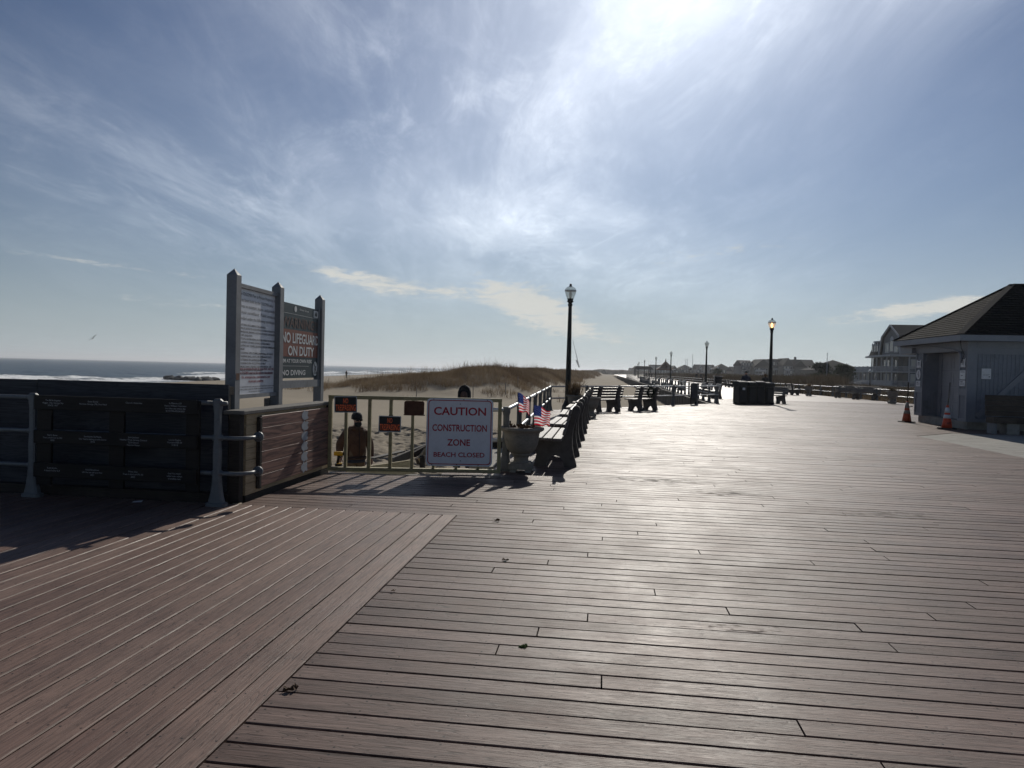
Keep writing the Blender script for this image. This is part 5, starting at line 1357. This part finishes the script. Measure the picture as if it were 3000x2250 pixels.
def finish_people():
    bpy.context.view_layer.update(); dg = bpy.context.evaluated_depsgraph_get(); out = []
    for (o, label, loc, rz, mats, V, hood, scale, name) in PEND:
        me = bpy.data.meshes.new_from_object(o.evaluated_get(dg)); me.name = 'person'
        old = o.data; bpy.data.objects.remove(o); bpy.data.meshes.remove(old)
        for m_ in mats: me.materials.append(m_)
        seg = {'nek': 0, 'jaw': 2, 'hed': 2, 'crn': 2 if not hood else 0, 'nos': 2, 'anl': 3, 'anr': 3, 'tol': 3, 'tor': 3, 'pal': 2, 'par': 2, 'knl': 1, 'knr': 1, 'hpl': 1, 'hpr': 1}
        P_ = [(Vector(p[0]), seg.get(k, 2 if k[0] in 'ft' and len(k) > 2 and k not in ('tol', 'tor') else 0)) for k, p in V.items()]
        for s in 'lr':
            P_.append(((Vector(V['kn'+s][0])*.5+Vector(V['hp'+s][0])*.5), 1)); P_.append(((Vector(V['kn'+s][0])*.5+Vector(V['an'+s][0])*.5), 1)); P_.append((Vector(V['wr'+s][0])*.6+Vector(V['el'+s][0])*.4, 0)); P_.append((Vector(V['el'+s][0])*.5+Vector(V['sh'+s][0])*.5, 0))
        for f in me.polygons:
            f.material_index = min(P_, key=lambda q: (q[0]-f.center).length_squared)[1]; f.use_smooth = True
        b = link(name, me, None, loc, rz); b.scale = (scale,)*3; tag(b, label, 'person'); out.append(b)
    PEND.clear(); return out
person('man in a brown canvas coat, dark beanie and sunglasses behind the gate', P(1043, 1250, 14.2), R(34), [M['jacket'], M['trouser'], M['skin'], M['darkcloth']],
       {'elr': (-.32, .04, 1.16), 'wrr': (-.325, -.02, .93), 'par': (-.33, -.04, .86), 'ell': (.305, .02, 1.16), 'wrl': (.31, -.06, .92), 'pal': (.31, -.085, .855), 'hed': (.01, -.035, 1.65), 'jaw': (.012, -.06, 1.575), 'nos': (.02, -.14, 1.615)}, bulk=.04)
person('person in a black hood standing behind the caution sign', P(1361, 1132, 13.0), R(-4), [M['darkcloth'], M['darkcloth'], M['skinshade'], M['darkcloth']], {'nek': (0, 0, 1.49)}, 1.0, True)
person('walker in dark clothes, left of a distant pair on the boardwalk', G(2040, 1118), R(186), [M['darkcloth'], M['darkcloth'], M['skin'], M['darkcloth']], {'knl': (.11, -.15, .5), 'anl': (.11, -.22, .12), 'tol': (.12, -.38, .07), 'anr': (-.11, .22, .14), 'tor': (-.11, .08, .05)}, 1.0, True, False)
person('walker in dark clothes, right of a distant pair on the boardwalk', G(2053, 1118), R(176), [M['greycloth'], M['darkcloth'], M['skin'], M['darkcloth']], {'knr': (-.11, -.15, .5), 'anr': (-.11, -.22, .12), 'tor': (-.12, -.38, .07), 'anl': (.11, .22, .14), 'tol': (.11, .08, .05)}, 1.02, True, False)
person('person in a dark navy coat standing beyond the bins', P(2185, 1130, 44.5), R(165), [M['navy'], M['darkcloth'], M['skin'], M['darkcloth']], None, 1.0, False, False)
person('shorter person in dark clothes beyond the bins, beside the lit lamp post', P(2241, 1130, 45.5), R(190), [M['darkcloth'], M['darkcloth'], M['skin'], M['darkcloth']], None, .93, False, False)
for i, (px, lab) in enumerate(((1893, 'leftmost of three tiny far walkers on the boardwalk'), (1902, 'middle of three tiny far walkers on the boardwalk'), (1909, 'rightmost of three tiny far walkers on the boardwalk'))):
    person(lab, G(px, 1106.5), R(180+i*9), [M['darkcloth'], M['darkcloth'], M['skin'], M['darkcloth']], {'knl': (.11, -.12, .5), 'anl': (.11, -.18, .11)}, 1.0, True, False)
person('tiny dark figure standing on the beach by the surf', Vector((-37, 160, -1.5)), R(60), [M['darkcloth'], M['darkcloth'], M['skin'], M['darkcloth']], None, 1.0, True, False)
pp = finish_people()
for o, z in ((pp[0], None), (pp[1], None)):
    z = float(ground_h(np.array([o.location.x]), np.array([o.location.y]))[0])
    if o is pp[0]: o.location.z = P(1043, 1207, 14.2).z-1.80
    else:
        o.location.z = P(1361, 1132, 13.0).z-1.80
for o in (pp[4], pp[5]): o.location.z = 0
pp[9].location.z = float(ground_h(np.array([-37.]), np.array([160.]))[0])
def head_part(o, name, build, mt):
    mb = MB(); build(mb); h = mb.build(name, mt, o); return h
def beanie(mb): mb.lathe([(.098, 1.655), (.108, 1.66), (.110, 1.70), (.102, 1.745), (.075, 1.785), (.03, 1.80)], 18, (.006, -.02, 0))
head_part(pp[0], 'beanie', beanie, M['darkcloth'])
def shades(mb):
    for q in (-1, 1): mb.box((.012+q*.036, -.127, 1.645), (.058, .022, .036))
    mb.box((.012, -.132, 1.655), (.03, .008, .012))
    for q in (-1, 1): mb.box((.01+q*.078, -.075, 1.65), (.008, .11, .012))
head_part(pp[0], 'sunglasses', shades, M['black'])
def beard(mb): mb.lathe([(.02, 1.50), (.055, 1.52), (.072, 1.56), (.070, 1.60), (.04, 1.61)], 14, (.014, -.075, 0))
head_part(pp[0], 'beard', beard, M['darkcloth'])
def oval(mb, prof, c, sy):
    q = MB(); q.lathe(prof, 22); mb.sm = True; mb.add([(x+c[0], y*sy+c[1], z) for x, y, z in q.v], q.f)
head_part(pp[0], 'coat_collar', lambda mb: oval(mb, [(.10, 1.43), (.150, 1.44), (.158, 1.475), (.135, 1.515), (.10, 1.525), (.09, 1.50)], (.005, .01), .88), M['jacket'])
head_part(pp[0], 'coat_hem', lambda mb: oval(mb, [(.19, .865), (.222, .87), (.226, .90), (.218, .925), (.19, .93)], (0, .0), .82), M['jacketdark'])
head_part(pp[0], 'shirt_tail', lambda mb: oval(mb, [(.17, .80), (.196, .805), (.200, .865), (.17, .87)], (0, .0), .84), M['navy'])
head_part(pp[0], 'zip_flap', lambda mb: mb.tube([(.01, -.172, .90), (.012, -.180, 1.15), (.012, -.152, 1.38), (.012, -.125, 1.48)], .011, 6), M['jacketdark'])
def hood(mb):
    mb.sm = True; n = 22; vs = []; fs = []
    rings = [(.0, 1.83, .02), (.055, 1.815, .02), (.098, 1.77, .015), (.118, 1.70, .01), (.122, 1.62, .005), (.120, 1.55, .0), (.150, 1.49, .0), (.20, 1.455, .0)]
    for r, z, oy in rings:
        for k in range(n):
            a = 2*math.pi*k/n; x = r*math.sin(a); y = -r*math.cos(a)*1.12+oy
            if abs(math.sin(a)) < .62 and math.cos(a) > 0 and 1.53 < z < 1.79: y += .075
            vs.append((x, y, z))
    for i in range(len(rings)-1):
        for k in range(n): fs.append((i*n+k, i*n+(k+1) % n, (i+1)*n+(k+1) % n, (i+1)*n+k))
    mb.add(vs, fs)
head_part(pp[1], 'hood', hood, M['darkcloth'])
def cap(mb): mb.lathe([(.10, 1.66), (.106, 1.70), (.092, 1.75), (.05, 1.785), (.01, 1.79)], 14, (0, -.005, 0))
head_part(pp[4], 'knit_cap', cap, M['greycloth'])
head_part(pp[5], 'hair', lambda mb: mb.lathe([(.09, 1.55), (.112, 1.60), (.115, 1.69), (.09, 1.75), (.04, 1.78)], 14, (0, .02, 0)), M['leaf'])

# ------------------------------------------------------------------ houses
def house(label, px0, px1, ytop, Y, wall_h, depth, roof='gable', rise=3.0, mats=None, wins=(4, 3), chimney=False, base=-.6, dormers=0, yaw=0.0, balcony=0):
    wm, tm, rm = mats or (M['hsiding'], M['htrim'], M['shinglefar'])
    a = P(px0, 1100, Y).x; b = P(px1, 1100, Y).x; w = b-a
    top = P((px0+px1)/2, ytop, Y).z; wall_h = top-rise-base
    t = thing('house', label, 'house', ((a+b)/2, Y, base), yaw, 'houses behind the boardwalk')
    mb = MB(); mb.bb(-w/2, w/2, 0, depth, 0, wall_h); mb.build('wall', wm, t)
    mb = MB()
    if roof == 'gable': mb.prism([(-.5, 0), (depth+.5, 0), (depth/2, rise)], -w/2-.4, w/2+.4, lambda p, q, d: (d, p, wall_h+q+.01))
    elif roof == 'front': mb.prism([(-w/2-.4, 0), (w/2+.4, 0), (0, rise)], -.5, depth+.5, lambda p, q, d: (p, d, wall_h+q+.01))
    elif roof == 'gambrel': mb.prism([(-.5, 0), (depth+.5, 0), (depth*.80, rise*.68), (depth/2, rise), (depth*.2, rise*.68)], -w/2-.3, w/2+.3, lambda p, q, d: (d, p, wall_h+q+.01))
    elif roof == 'flat': mb.bb(-w/2-.3, w/2+.3, -.3, depth+.3, wall_h+.01, wall_h+rise)
    else:
        k = min(w, depth)*.5
        mb.add([(-w/2-.5, -.5, wall_h+.01), (w/2+.5, -.5, wall_h+.01), (w/2+.5, depth+.5, wall_h+.01), (-w/2-.5, depth+.5, wall_h+.01), (-w/2+k, depth/2, wall_h+rise), (w/2-k, depth/2, wall_h+rise)], [(0, 1, 5, 4), (1, 2, 5), (2, 3, 4, 5), (3, 0, 4), (3, 2, 1, 0)])
    ro = mb.build('roof', rm, t, fix=True)
    if chimney:
        mb = MB(); mb.bb(-w*.18-.5, -w*.18+.5, depth/2-.4, depth/2+.4, wall_h+rise*.5, wall_h+rise+1.4); mb.build('chimney', M['greycloth'], ro)
    nx, nz = wins; g = random.Random(int(px0))
    for r in range(nz):
        for k in range(nx):
            x = -w/2+w*(k+.5)/nx; z = 1.0+(wall_h-1.0)*(r+.45)/nz; ww = min(1.1, w/nx*.45); wh = min(1.5, wall_h/nz*.5)
            mb = MB(); mb.bb(x-ww/2-.12, x+ww/2+.12, -.05, -.004, z-wh/2-.12, z+wh/2+.12); f = mb.build('window', tm, t)
            mb = MB(); mb.bb(x-ww/2, x+ww/2, -.07, -.055, z-wh/2, z+wh/2); mb.build('pane', M['hwin'] if g.random() < .6 else M['hwinl'], f)
    for k in range(dormers):
        x = -w/2+w*(k+.5)/dormers; mb = MB(); z0 = wall_h
        mb.prism([(x-.8, z0), (x+.8, z0), (x+.8, z0+rise*.45), (x, z0+rise*.8), (x-.8, z0+rise*.45)], -.25, depth*.4, lambda p, q, d: (p, d, q)); d_ = mb.build('dormer', wm, ro, fix=True)
        mb = MB(); mb.bb(x-.4, x+.4, -.30, -.26, z0+.15, z0+rise*.45); mb.build('dormer_window', M['hwinl'], ro)
    for k in range(balcony):
        z = wall_h*(k+1)/(balcony+1); mb = MB(); mb.bb(-w*.45, w*.1, -1.6, -.08, z-.1, z); mb.bb(-w*.45, w*.1, -1.62, -1.56, z+.1, z+1.0)
        for q in range(4): mb.bb(-w*.45+q*w*.18, -w*.45+q*w*.18+.14, -1.6, -1.46, 0 if k == 0 else wall_h*k/(balcony+1)+.01, z-.11)
        mb.build('balcony', tm, t)
    return t
DK = (painted('far_house_dark', (.05, .053, .06), .8, .08, .5, .15), M['htrim'], M['shinglefar'])
GY = (painted('far_house_grey', (.085, .09, .10), .8, .08, .5, .15), M['htrim'], M['shinglefar'])
TN = (painted('far_house_tan', (.12, .115, .105), .8, .08, .5, .15), M['htrim'], M['shinglefar'])
house('distant grey four storey block with dormers, left end of the near row', 2172, 2206, 1055, 385, 12, 14, 'gable', 3.0, GY, (4, 3), False, -.6, 4)
house('distant dark house with pale balconies and a broad front gable', 2207, 2262, 1052, 380, 12, 14, 'front', 4.5, DK, (5, 3), False, -.6, 0, 0, 2)
house('distant dark flat roofed house beside the lit lamp post', 2262, 2302, 1052, 384, 12, 14, 'flat', .7, DK, (4, 3), False, -.6, 0, 0, 1)
house('distant house with a tall steep front gable and pale porch', 2294, 2322, 1049, 376, 12, 14, 'front', 4.0, GY, (3, 3), False, -.6, 0, 0, 2)
house('distant long dark house with a chimney at the right end', 2320, 2392, 1053, 380, 12, 14, 'gable', 5.0, DK, (6, 2), True, -.6, 0, 0, 1)
house('distant hip roofed house left of the near row', 2096, 2146, 1065, 470, 9, 14, 'hip', 4.0, GY, (5, 2))
house('small distant pale house beside the hip roofed house', 2146, 2172, 1074, 440, 8, 12, 'gable', 3.0, TN, (3, 2))
house('far hazy house behind the second far lamp post', 2040, 2096, 1068, 560, 9, 14, 'gable', 4, GY, (5, 2), False, -.6, 2)
house('far hazy long house left of the second far lamp post', 1984, 2038, 1069, 600, 9, 14, 'hip', 4, DK, (6, 2))
house('far hazy tall house right of the third far lamp post', 1966, 1986, 1071, 590, 9, 14, 'front', 4, GY, (3, 2))
house('far hazy flat topped house between the lamp posts', 1908, 1962, 1069, 720, 9, 14, 'flat', 1.2, GY, (6, 3))
house('very far hazy house at the end of the row', 1872, 1908, 1074, 860, 9, 14, 'gable', 4, GY, (5, 2))
house('very far hazy low house, last before the dunes', 1845, 1874, 1078, 1000, 9, 14, 'gable', 4, TN, (4, 2))
lb = house('long pale two storey building with a hip roof behind the pines', 2395, 2535, 1053.5, 235, 7, 16, 'hip', 3.6, TN, (9, 2), False, -.6, 0, R(-4))
house('dark slab sided building at the left of the pines', 2366, 2394, 1055, 300, 9, 14, 'gable', 3, DK, (3, 2))
# grey Victorian house with porches
vh = thing('porch_house', 'grey Victorian house with two storey white porches and a gambrel gable', 'house', W(57.5, 153.6, -.3), -TH)
B0, F2, EV = .45, 3.4, 6.4
mb = MB(); mb.bb(2.2, 16, 2.6, 10.9, 0, EV); mb.bb(3.2, 16, .3, 2.6, 0, EV); mb.bb(1.6, 9, 11.0, 21.5, 0, F2-.1); mb.build('wall', M['hsiding'], vh)
for z in (B0, F2):
    mb = MB(); mb.bb(-.2, 16, -.2, 11.2, z-.25, z); mb.bb(-.2, 9, 11.2, 21.8, z-.25, z); mb.build('porch_floor', M['htrim'], vh)
mb = MB(); mb.bb(-.7, 16.5, -.7, 11.4, EV-.02, EV+.35); mb.build('cornice', M['htrim'], vh)
posts_xy = [(0, y) for y in (0, 2.75, 5.5, 8.25, 11.0)]+[(x, 0) for x in (3.3, 6.6, 9.9)]
for x, y in posts_xy:
    mb = MB(); mb.bb(x-.11, x+.11, y-.11, y+.11, 0, EV); mb.build('porch_post', M['htrim'], vh)
for y in (13.6, 16.2, 18.8, 21.5):
    mb = MB(); mb.bb(-.1, .1, y-.1, y+.1, 0, F2+1.15); mb.build('porch_post', M['htrim'], vh)
for z in (B0, F2):
    mb = MB()
    mb.bb(-.05, .05, .11, 11, z+.95, z+1.03); mb.bb(.11, 9.9, -.05, .05, z+.95, z+1.03); mb.bb(-.05, .05, 11.1, 21.5, z+.95, z+1.03)
    for k in range(64): mb.bb(-.03, .03, .2+k*.335, .2+k*.335+(.30 if z == B0 or k > 32 else .13), z+.08, z+.94)
    for k in range(44): mb.bb(.2+k*.22, .2+k*.22+.07, -.03, .03, z+.08, z+.94)
    mb.build('balustrade', M['htrim'], vh)
gw = MB(); gw.prism([(0.2, 0), (10.8, 0), (9.6, 3.7), (5.5, 5.9), (1.4, 3.7)], 1.9, 15.5, lambda p, q, d: (d, p, EV+.36+q)); gw.build('gable_wall', M['hsiding'], vh, fix=True)
rf = MB()
pr = [(-.3, 0), (1.05, 3.85), (5.5, 6.2), (9.95, 3.85), (11.3, 0)]
for i in range(4):
    (p0, q0), (p1, q1) = pr[i], pr[i+1]; rf.prism([(p0, q0), (p1, q1), (p1, q1+.22), (p0, q0+.22)], 1.5, 16, lambda p, q, d: (d, p, EV+.36+q))
rf.build('roof', M['shinglefar'], vh, fix=True)
mb = MB()
for (p0, q0), (p1, q1) in zip(pr[:-1], pr[1:]): mb.beam((1.42, p0, EV+.46+q0), (1.42, p1, EV+.46+q1), .2, .28)
mb.build('barge_board', M['htrim'], vh)
def win(x, y, z, w, h, face, arch=False):
    mb = MB()
    if face == 'l': mb.bb(x-.05, x, y-w/2-.14, y+w/2+.14, z-h/2-.14, z+h/2+.14)
    else: mb.bb(x-w/2-.14, x+w/2+.14, y-.05, y, z-h/2-.14, z+h/2+.14)
    if arch: mb.prism([(y+(w/2+.14)*math.cos(i*.3927), z+h/2+(w/2+.14)*math.sin(i*.3927)) for i in range(9)], x-.05, x, lambda a, b, d: (d, a, b+.141))
    f = mb.build('window', M['htrim'], vh, fix=True); mb = MB()
    if face == 'l': mb.bb(x-.07, x-.055, y-w/2, y+w/2, z-h/2, z+h/2)
    else: mb.bb(x-w/2, x+w/2, y-.07, y-.055, z-h/2, z+h/2)
    mb.build('pane', random.Random(int(x*7+y*13+z)).choice((M['hwin'], M['hwin'], M['hwinl'])), f)
for y in (2.6, 3.6, 7.4, 8.4): win(1.9, y, EV+2.0, .75, 1.9, 'l')
win(1.9, 5.5, EV+2.3, 1.5, 2.0, 'l', True)
for z in (B0, F2):
    for y in (3.6, 5.6, 7.6, 9.6): win(2.2, y, z+1.5, .95, 1.7, 'l')
    for x in (4.3, 6.3, 8.6, 11): win(x, .3, z+1.5, .95, 1.7, 'f')
for y in (13, 15.4, 17.8, 20.2): win(1.6, y, B0+1.6, 1.2, 1.7, 'l')
mn = MB(); mn.add([(1.2, 11.2, EV+.36), (7, 11.2, EV+.36), (7, 16.6, EV+.36), (1.2, 16.6, EV+.36), (2.1, 11.2, EV+3.4), (6.4, 11.2, EV+3.4), (6.4, 15.8, EV+3.4), (2.1, 15.8, EV+3.4)], [(3, 2, 1, 0), (4, 5, 6, 7), (0, 1, 5, 4), (1, 2, 6, 5), (2, 3, 7, 6), (3, 0, 4, 7)])
mn.bb(2.0, 8, 11.5, 16, 3.4, EV+.35); mn.build('mansard_bay', M['shinglefar'], vh)
mb = MB(); mb.bb(1.9, 6.6, 11.0, 16.0, EV+3.41, EV+3.7); mb.bb(.6, 7, 11.42, 16.9, EV-.02, EV+.34); mb.build('bay_cornice', M['htrim'], vh)
for y in (12.4, 13.8, 15.2): win(1.55, y, EV+1.7, .7, 1.8, 'l', True)
stp = MB()
for k in range(6): stp.bb(-.4-k*.45, -.0-k*.45, 11.6, 14.0, 0, B0-.06-k*.07)
for y in (11.6, 14.0): stp.beam((0, y, B0+1.0), (-3.4, y, .55), .09, .09); stp.beam((-3.4, y, 0), (-3.4, y, .6), .09, .09, (1, 0, 0))
stp.build('front_steps', M['htrim'], vh)
# ------------------------------------------------------------------ gazebo, flagpoles, far street lamps, car, crane, bird
gz = thing('gazebo', 'far open gazebo with a red hipped roof beyond the boardwalk', 'gazebo', P(1949, 1104, 300)*1, 0); gz.location.z = -.5
for k in range(6):
    mb = MB(); a = k*1.0472; mb.tube([(3.6*math.cos(a), 3.6*math.sin(a), 0), (3.6*math.cos(a), 3.6*math.sin(a), 3.4)], .14, 6); mb.build('post', M['htrim'], gz)
mb = MB(); mb.lathe([(4.6, 3.3), (4.6, 3.6), (2.2, 4.9), (2.2, 5.3), (.3, 7.0), (.1, 8.2)], 6, smooth=False); mb.build('roof', M['rust'], gz)
gz2 = thing('shelter', 'far dark open shelter on the boardwalk behind the lamp posts', 'shelter', P(1884, 1100, 330)*1, 0); gz2.location.z = 0
for x in (-3.4, 3.4):
    for y in (0, 4):
        mb = MB(); mb.bb(x-.2, x+.2, y-.2, y+.2, 0, 3.2); mb.build('post', M['black'], gz2)
mb = MB(); mb.prism([(-4.6, 3.1), (4.6, 3.1), (3.2, 4.6), (-3.2, 4.6)], -1, 5, lambda a, b, d: (a, d, b)); mb.build('roof', M['shinglefar'], gz2, fix=True)
def pole(label, px, ybot, ytop, Y, r):
    a, b = P(px, ybot, Y), P(px+.0246*(ybot-ytop), ytop, Y)
    mb = MB(); mb.tube([(0, 0, 0), (b.x-a.x, 0, b.z-a.z)], [r, r*.55], 8); mb.lathe([(r*.3, b.z-a.z), (r*1.2, b.z-a.z+r), (r*.3, b.z-a.z+2*r)], 8)
    return tag(mb.build('flagpole', M['htrim'], None, a), label, 'flagpole', 'bare flagpoles beyond the boardwalk')
pole('tall bare white flagpole in front of the pine trees', 2421.5, 1128, 1037, 120, .08)
pole('bare flagpole, tallest of three beyond the far boardwalk', 2028, 1106, 1039, 260, .11)
pole('bare flagpole, left of a close pair beyond the far boardwalk', 2008, 1106, 1053, 300, .12)
pole('bare flagpole, right of a close pair beyond the far boardwalk', 2012.5, 1106, 1052.5, 290, .12)
def street(label, px, ytop, Y, base=-.4):
    b = P(px, ytop, Y); h = b.z-base
    t = thing('globe_lamp', label, 'street lamp', (b.x, Y, base), 0, 'globe street lamps on the far road')
    mb = MB(); mb.tube([(0, 0, 0), (0, 0, h-.5)], [.10, .06], 8); mb.build('post', M['black'], t)
    mb = MB(); mb.lathe([(.12, h-.52), (.24, h-.35), (.26, h-.22), (.18, h-.08), (.02, h)], 14); mb.build('globe', M['bulboff'], t)
    return t
for lab, px, yt, Y in (('globe street lamp standing before the steps of the grey house', 2550, 1083, 118), ('far globe street lamp in front of the hip roofed house', 2103, 1075, 190), ('far globe street lamp left of the hip roofed house', 2083, 1079, 200), ('far globe street lamp right of the far lamp post', 2052, 1079, 205), ('far globe street lamp between flagpoles', 2022, 1075, 190), ('tiny far globe street lamp beside the gazebo', 1972, 1082, 260), ('tiny far globe street lamp right of the gazebo', 1977, 1080.5, 270), ('tiny far globe street lamp left of the flagpole pair', 1997, 1080, 260)):
    street(lab, px, yt, Y)
cr = MB(); cr.tube([(0, 0, 0), (-9, 0, 34)], [.5, .25], 6); cr.tube([(0, 0, 0), (-4, 0, 9)], .8, 6)
tag(cr.build('crane', M['htrim'], None, P(1697, 1076, 900)), 'tiny far crane jib leaning left above the dunes', 'crane')
cr2 = thing('parked_car', 'pale parked car behind the railing left of the flagpole', 'car', P(2392, 1140, 85), R(4)); cr2.location.z = -.42
mb = MB(); mb.prism([(-2.2, .35), (2.2, .35), (2.25, .75), (1.9, .92), (1.1, 1.0), (.5, 1.42), (-1.0, 1.45), (-1.7, 1.0), (-2.2, .9)], -.85, .85, lambda a, b, d: (a, d, b)); mb.build('body', M['car'], cr2, fix=True)
mb = MB(); mb.prism([(1.0, 1.02), (.5, 1.37), (-.95, 1.39), (-1.5, 1.02)], -.86, -.852, lambda a, b, d: (a, d, b)); mb.build('side_window', M['hwin'], cr2, fix=True)
for x in (-1.4, 1.4):
    for y in (-.78, .78):
        mb = MB(); mb.tube([(x, y-.1, .34), (x, y+.1, .34)], .34, 18); w_ = mb.build('wheel', M['rubber'], cr2); mb = MB(); mb.tube([(x, y-.12, .34), (x, y+.12, .34)], .2, 14); mb.build('hub', M['alu'], w_)
gl = thing('seagull', 'lone seagull gliding with tilted wings over the sea', 'bird', P(272, 991, 60), R(20))
gl.scale = (.72, .72, .72); gl.rotation_euler = (R(6), R(-42), R(15))
mb = MB(); mb.sm = True; mb.tube([(0, .24, 0), (0, .16, .0), (0, .0, .0), (0, -.16, .01), (0, -.22, .02), (0, -.27, .01)], [.008, .05, .07, .045, .04, .008], 10); mb.build('body', M['greycloth'], gl)
for q in (-1, 1):
    mb = MB(); mb.add([(q*.04, -.10, .02), (q*.28, -.13, .10), (q*.62, .02, .05), (q*.30, .03, .10), (q*.04, .08, .02), (q*.04, -.10, .035), (q*.28, -.13, .115), (q*.62, .02, .055), (q*.30, .03, .115), (q*.04, .08, .035)], [(0, 1, 2, 3, 4), (9, 8, 7, 6, 5), (0, 5, 6, 1), (1, 6, 7, 2), (2, 7, 8, 3), (3, 8, 9, 4)]); mb.build('wing', M['greycloth'], gl, fix=True)
mb = MB(); mb.add([(-.04, .2, 0), (.04, .2, 0), (.07, .36, 0), (-.07, .36, 0), (-.04, .2, .01), (.04, .2, .01), (.07, .36, .01), (-.07, .36, .01)], [(3, 2, 1, 0), (4, 5, 6, 7), (0, 1, 5, 4), (1, 2, 6, 5), (2, 3, 7, 6), (3, 0, 4, 7)]); mb.build('tail', M['greycloth'], gl)
# ------------------------------------------------------------------ pines, jetty, dune stakes
def pine(label, px, Y, h, w, seed, base=-.4):
    X = P(px, 1100, Y).x; g = random.Random(seed)
    t = thing('pine_tree', label, 'tree', (X, Y, base), 0, 'dark pines before the long building')
    mb = MB(); mb.tube([(0, 0, 0), (.12, 0, h*.4), (-.05, .1, h*.75), (0, 0, h*.97)], [.22, .17, .10, .03], 8)
    tips = []
    for i in range(26):
        z = h*(.28+.68*(i/26)**.9); L = w*.5*(1.05-.8*(z/h-.2))*g.uniform(.7, 1.1); a = g.uniform(0, 6.28); tip = Vector((L*math.cos(a), L*math.sin(a), z+L*g.uniform(-.05, .25))); mb.tube([(0, 0, z), Vector((0, 0, z)).lerp(tip, .6)+Vector((0, 0, .08)), tip], [.06, .04, .015], 5); tips.append((Vector((0, 0, z)), tip))
    mb.build('trunk', M['bark'], t)
    pts = []
    for a_, b_ in tips:
        for k in range(34):
            s = .3+.75*g.random(); c = a_.lerp(b_, s); pts.append((c.x+g.gauss(0, .30), c.y+g.gauss(0, .30), c.z+g.gauss(.05, .13)))
    pts = np.array(pts); n = len(pts)
    rng = np.random.RandomState(seed); cr_ = blade_mesh('crown', pts, np.full(n, .42), np.full(n, .07), rng.uniform(0, 1, n), M['needles'], 7, .06, 1.6, seed); cr_.parent = t
    return t
pine('dark pine tree left of the flagpole, dense and broad', 2408, 128, 4.3, 4.4, 2)
pine('dark pine tree right of the flagpole, with spreading layered boughs', 2472, 122, 3.9, 4.0, 3)
pine('small dark pine right of the far lamp post', 2102, 215, 3.4, 3.4, 8)
jt = thing('rock_jetty', 'low dark rock jetty in the breaking surf', 'jetty', (0, 0, 0), 0)
g = random.Random(12)
for i in range(16):
    px = 490+i*11; p = P(px, 1108, 178)
    mb = MB(); pts = []
    import bmesh
    bm = bmesh.new(); bmesh.ops.create_icosphere(bm, subdivisions=2, radius=1.0)
    for v_ in bm.verts:
        q = v_.co*(1+.25*math.sin(v_.co.x*3+i)*math.cos(v_.co.y*4+i*2)); v_.co = Vector((q.x*g.uniform(1.1, 1.3), q.y*1.4, q.z*.62))
    me = bpy.data.meshes.new('rock'); bm.to_mesh(me); bm.free(); me.materials.append(M['rock'])
    link('rock', me, jt, (p.x, 178+g.uniform(-2, 2)-i*.4, -2.75+.18*math.sin(i*1.7)), g.uniform(0, 6))
for i, (px, py0, py1, Y, lab) in enumerate(((1220, 1157, 1121, 57, 'pale stake standing on the dune face, nearest the notice boards'), (1386, 1146, 1120, 60, 'pale stake standing on the dune above the caution sign'), (1481, 1138, 1117, 66, 'short pale stake on the dune left of the near lamp'), (1517, 1127, 1110, 72, 'farthest pale stake on the dune left of the near lamp'))):
    a = P(px, py0, Y); mb = MB(); zz_ = float(ground_h(np.array([a.x]), np.array([a.y]))[0]); mb.box((0, 0, .5), (.05, .05, 1.25))
    tag(mb.build('dune_stake', M['grayw'], None, (a.x, a.y, zz_), R(20*i)), lab, 'stake', 'stakes marking the dune')
# ------------------------------------------------------------------ leaves and litter on the boards
def leaf(label, px, py, s, rz, curl, seed):
    g = random.Random(seed); mb = MB(); n = 9; p = G(px, py); vs = [(0, 0, .006)]
    for i in range(2*n):
        a = math.pi*i/n; r = s*(.55+.45*abs(math.cos(a)))*(1+.25*math.cos(a*5+seed)); vs.append((r*math.cos(a), r*.7*math.sin(a), .004+curl*s*abs(math.sin(a*1.5+seed))))
    mb.add(vs, [(0, i+1, (i+1) % (2*n)+1) for i in range(2*n)])
    return tag(mb.build('dead_leaf', M['leaf'], None, p, rz), label, 'leaf', 'dead leaves on the boards')
leaf('curled brown leaf lying where the two board directions meet', 846, 2026, .030, .5, .7, 1)
leaf('small brown leaf beside the curled leaf at the board edge', 866, 2022, .022, 1.7, .9, 4)
leaf('orange brown leaf lying on the grey boards', 1480, 1643, .030, 2.5, .5, 2)
leaf('dark curled leaf on the grey boards past the corner', 1455, 1528, .032, .2, .8, 3)
leaf('dark fragment on the boards left of the corner', 1153, 1764-30, .02, 1.0, .6, 6)
tf_ = tuft('tiny green weed sprouting in a board gap', G(1538, 1896), 7, .012, .012, M['weed'], 9, 'weed', 'weed')
mb = MB(); mb.add([(-.045, -.03, .004), (.045, -.025, .004), (.05, .03, .012), (-.04, .03, .006)], [(0, 1, 2, 3)]); tag(mb.build('paper_scrap', M['paper'], None, G(402, 1471), .3), 'white paper scrap by the foot of the dark barrier', 'litter')
# ------------------------------------------------------------------ sea haze
hb = MB(); hb.bb(-17000, 17000, -300, 17000, -12, 46)
hm = bpy.data.materials.new('sea_haze'); hm.use_nodes = True
t = NT(hm.node_tree); o_ = t.n('ShaderNodeOutputMaterial')
vol = t.n('ShaderNodeVolumePrincipled', {'Color': (.93, .96, 1.0, 1), 'Density': .00022, 'Anisotropy': .35})
hm.node_tree.links.new(vol.outputs[0], o_.inputs['Volume'])
hz = hb.build('haze', hm); hz['kind'] = 'stuff'
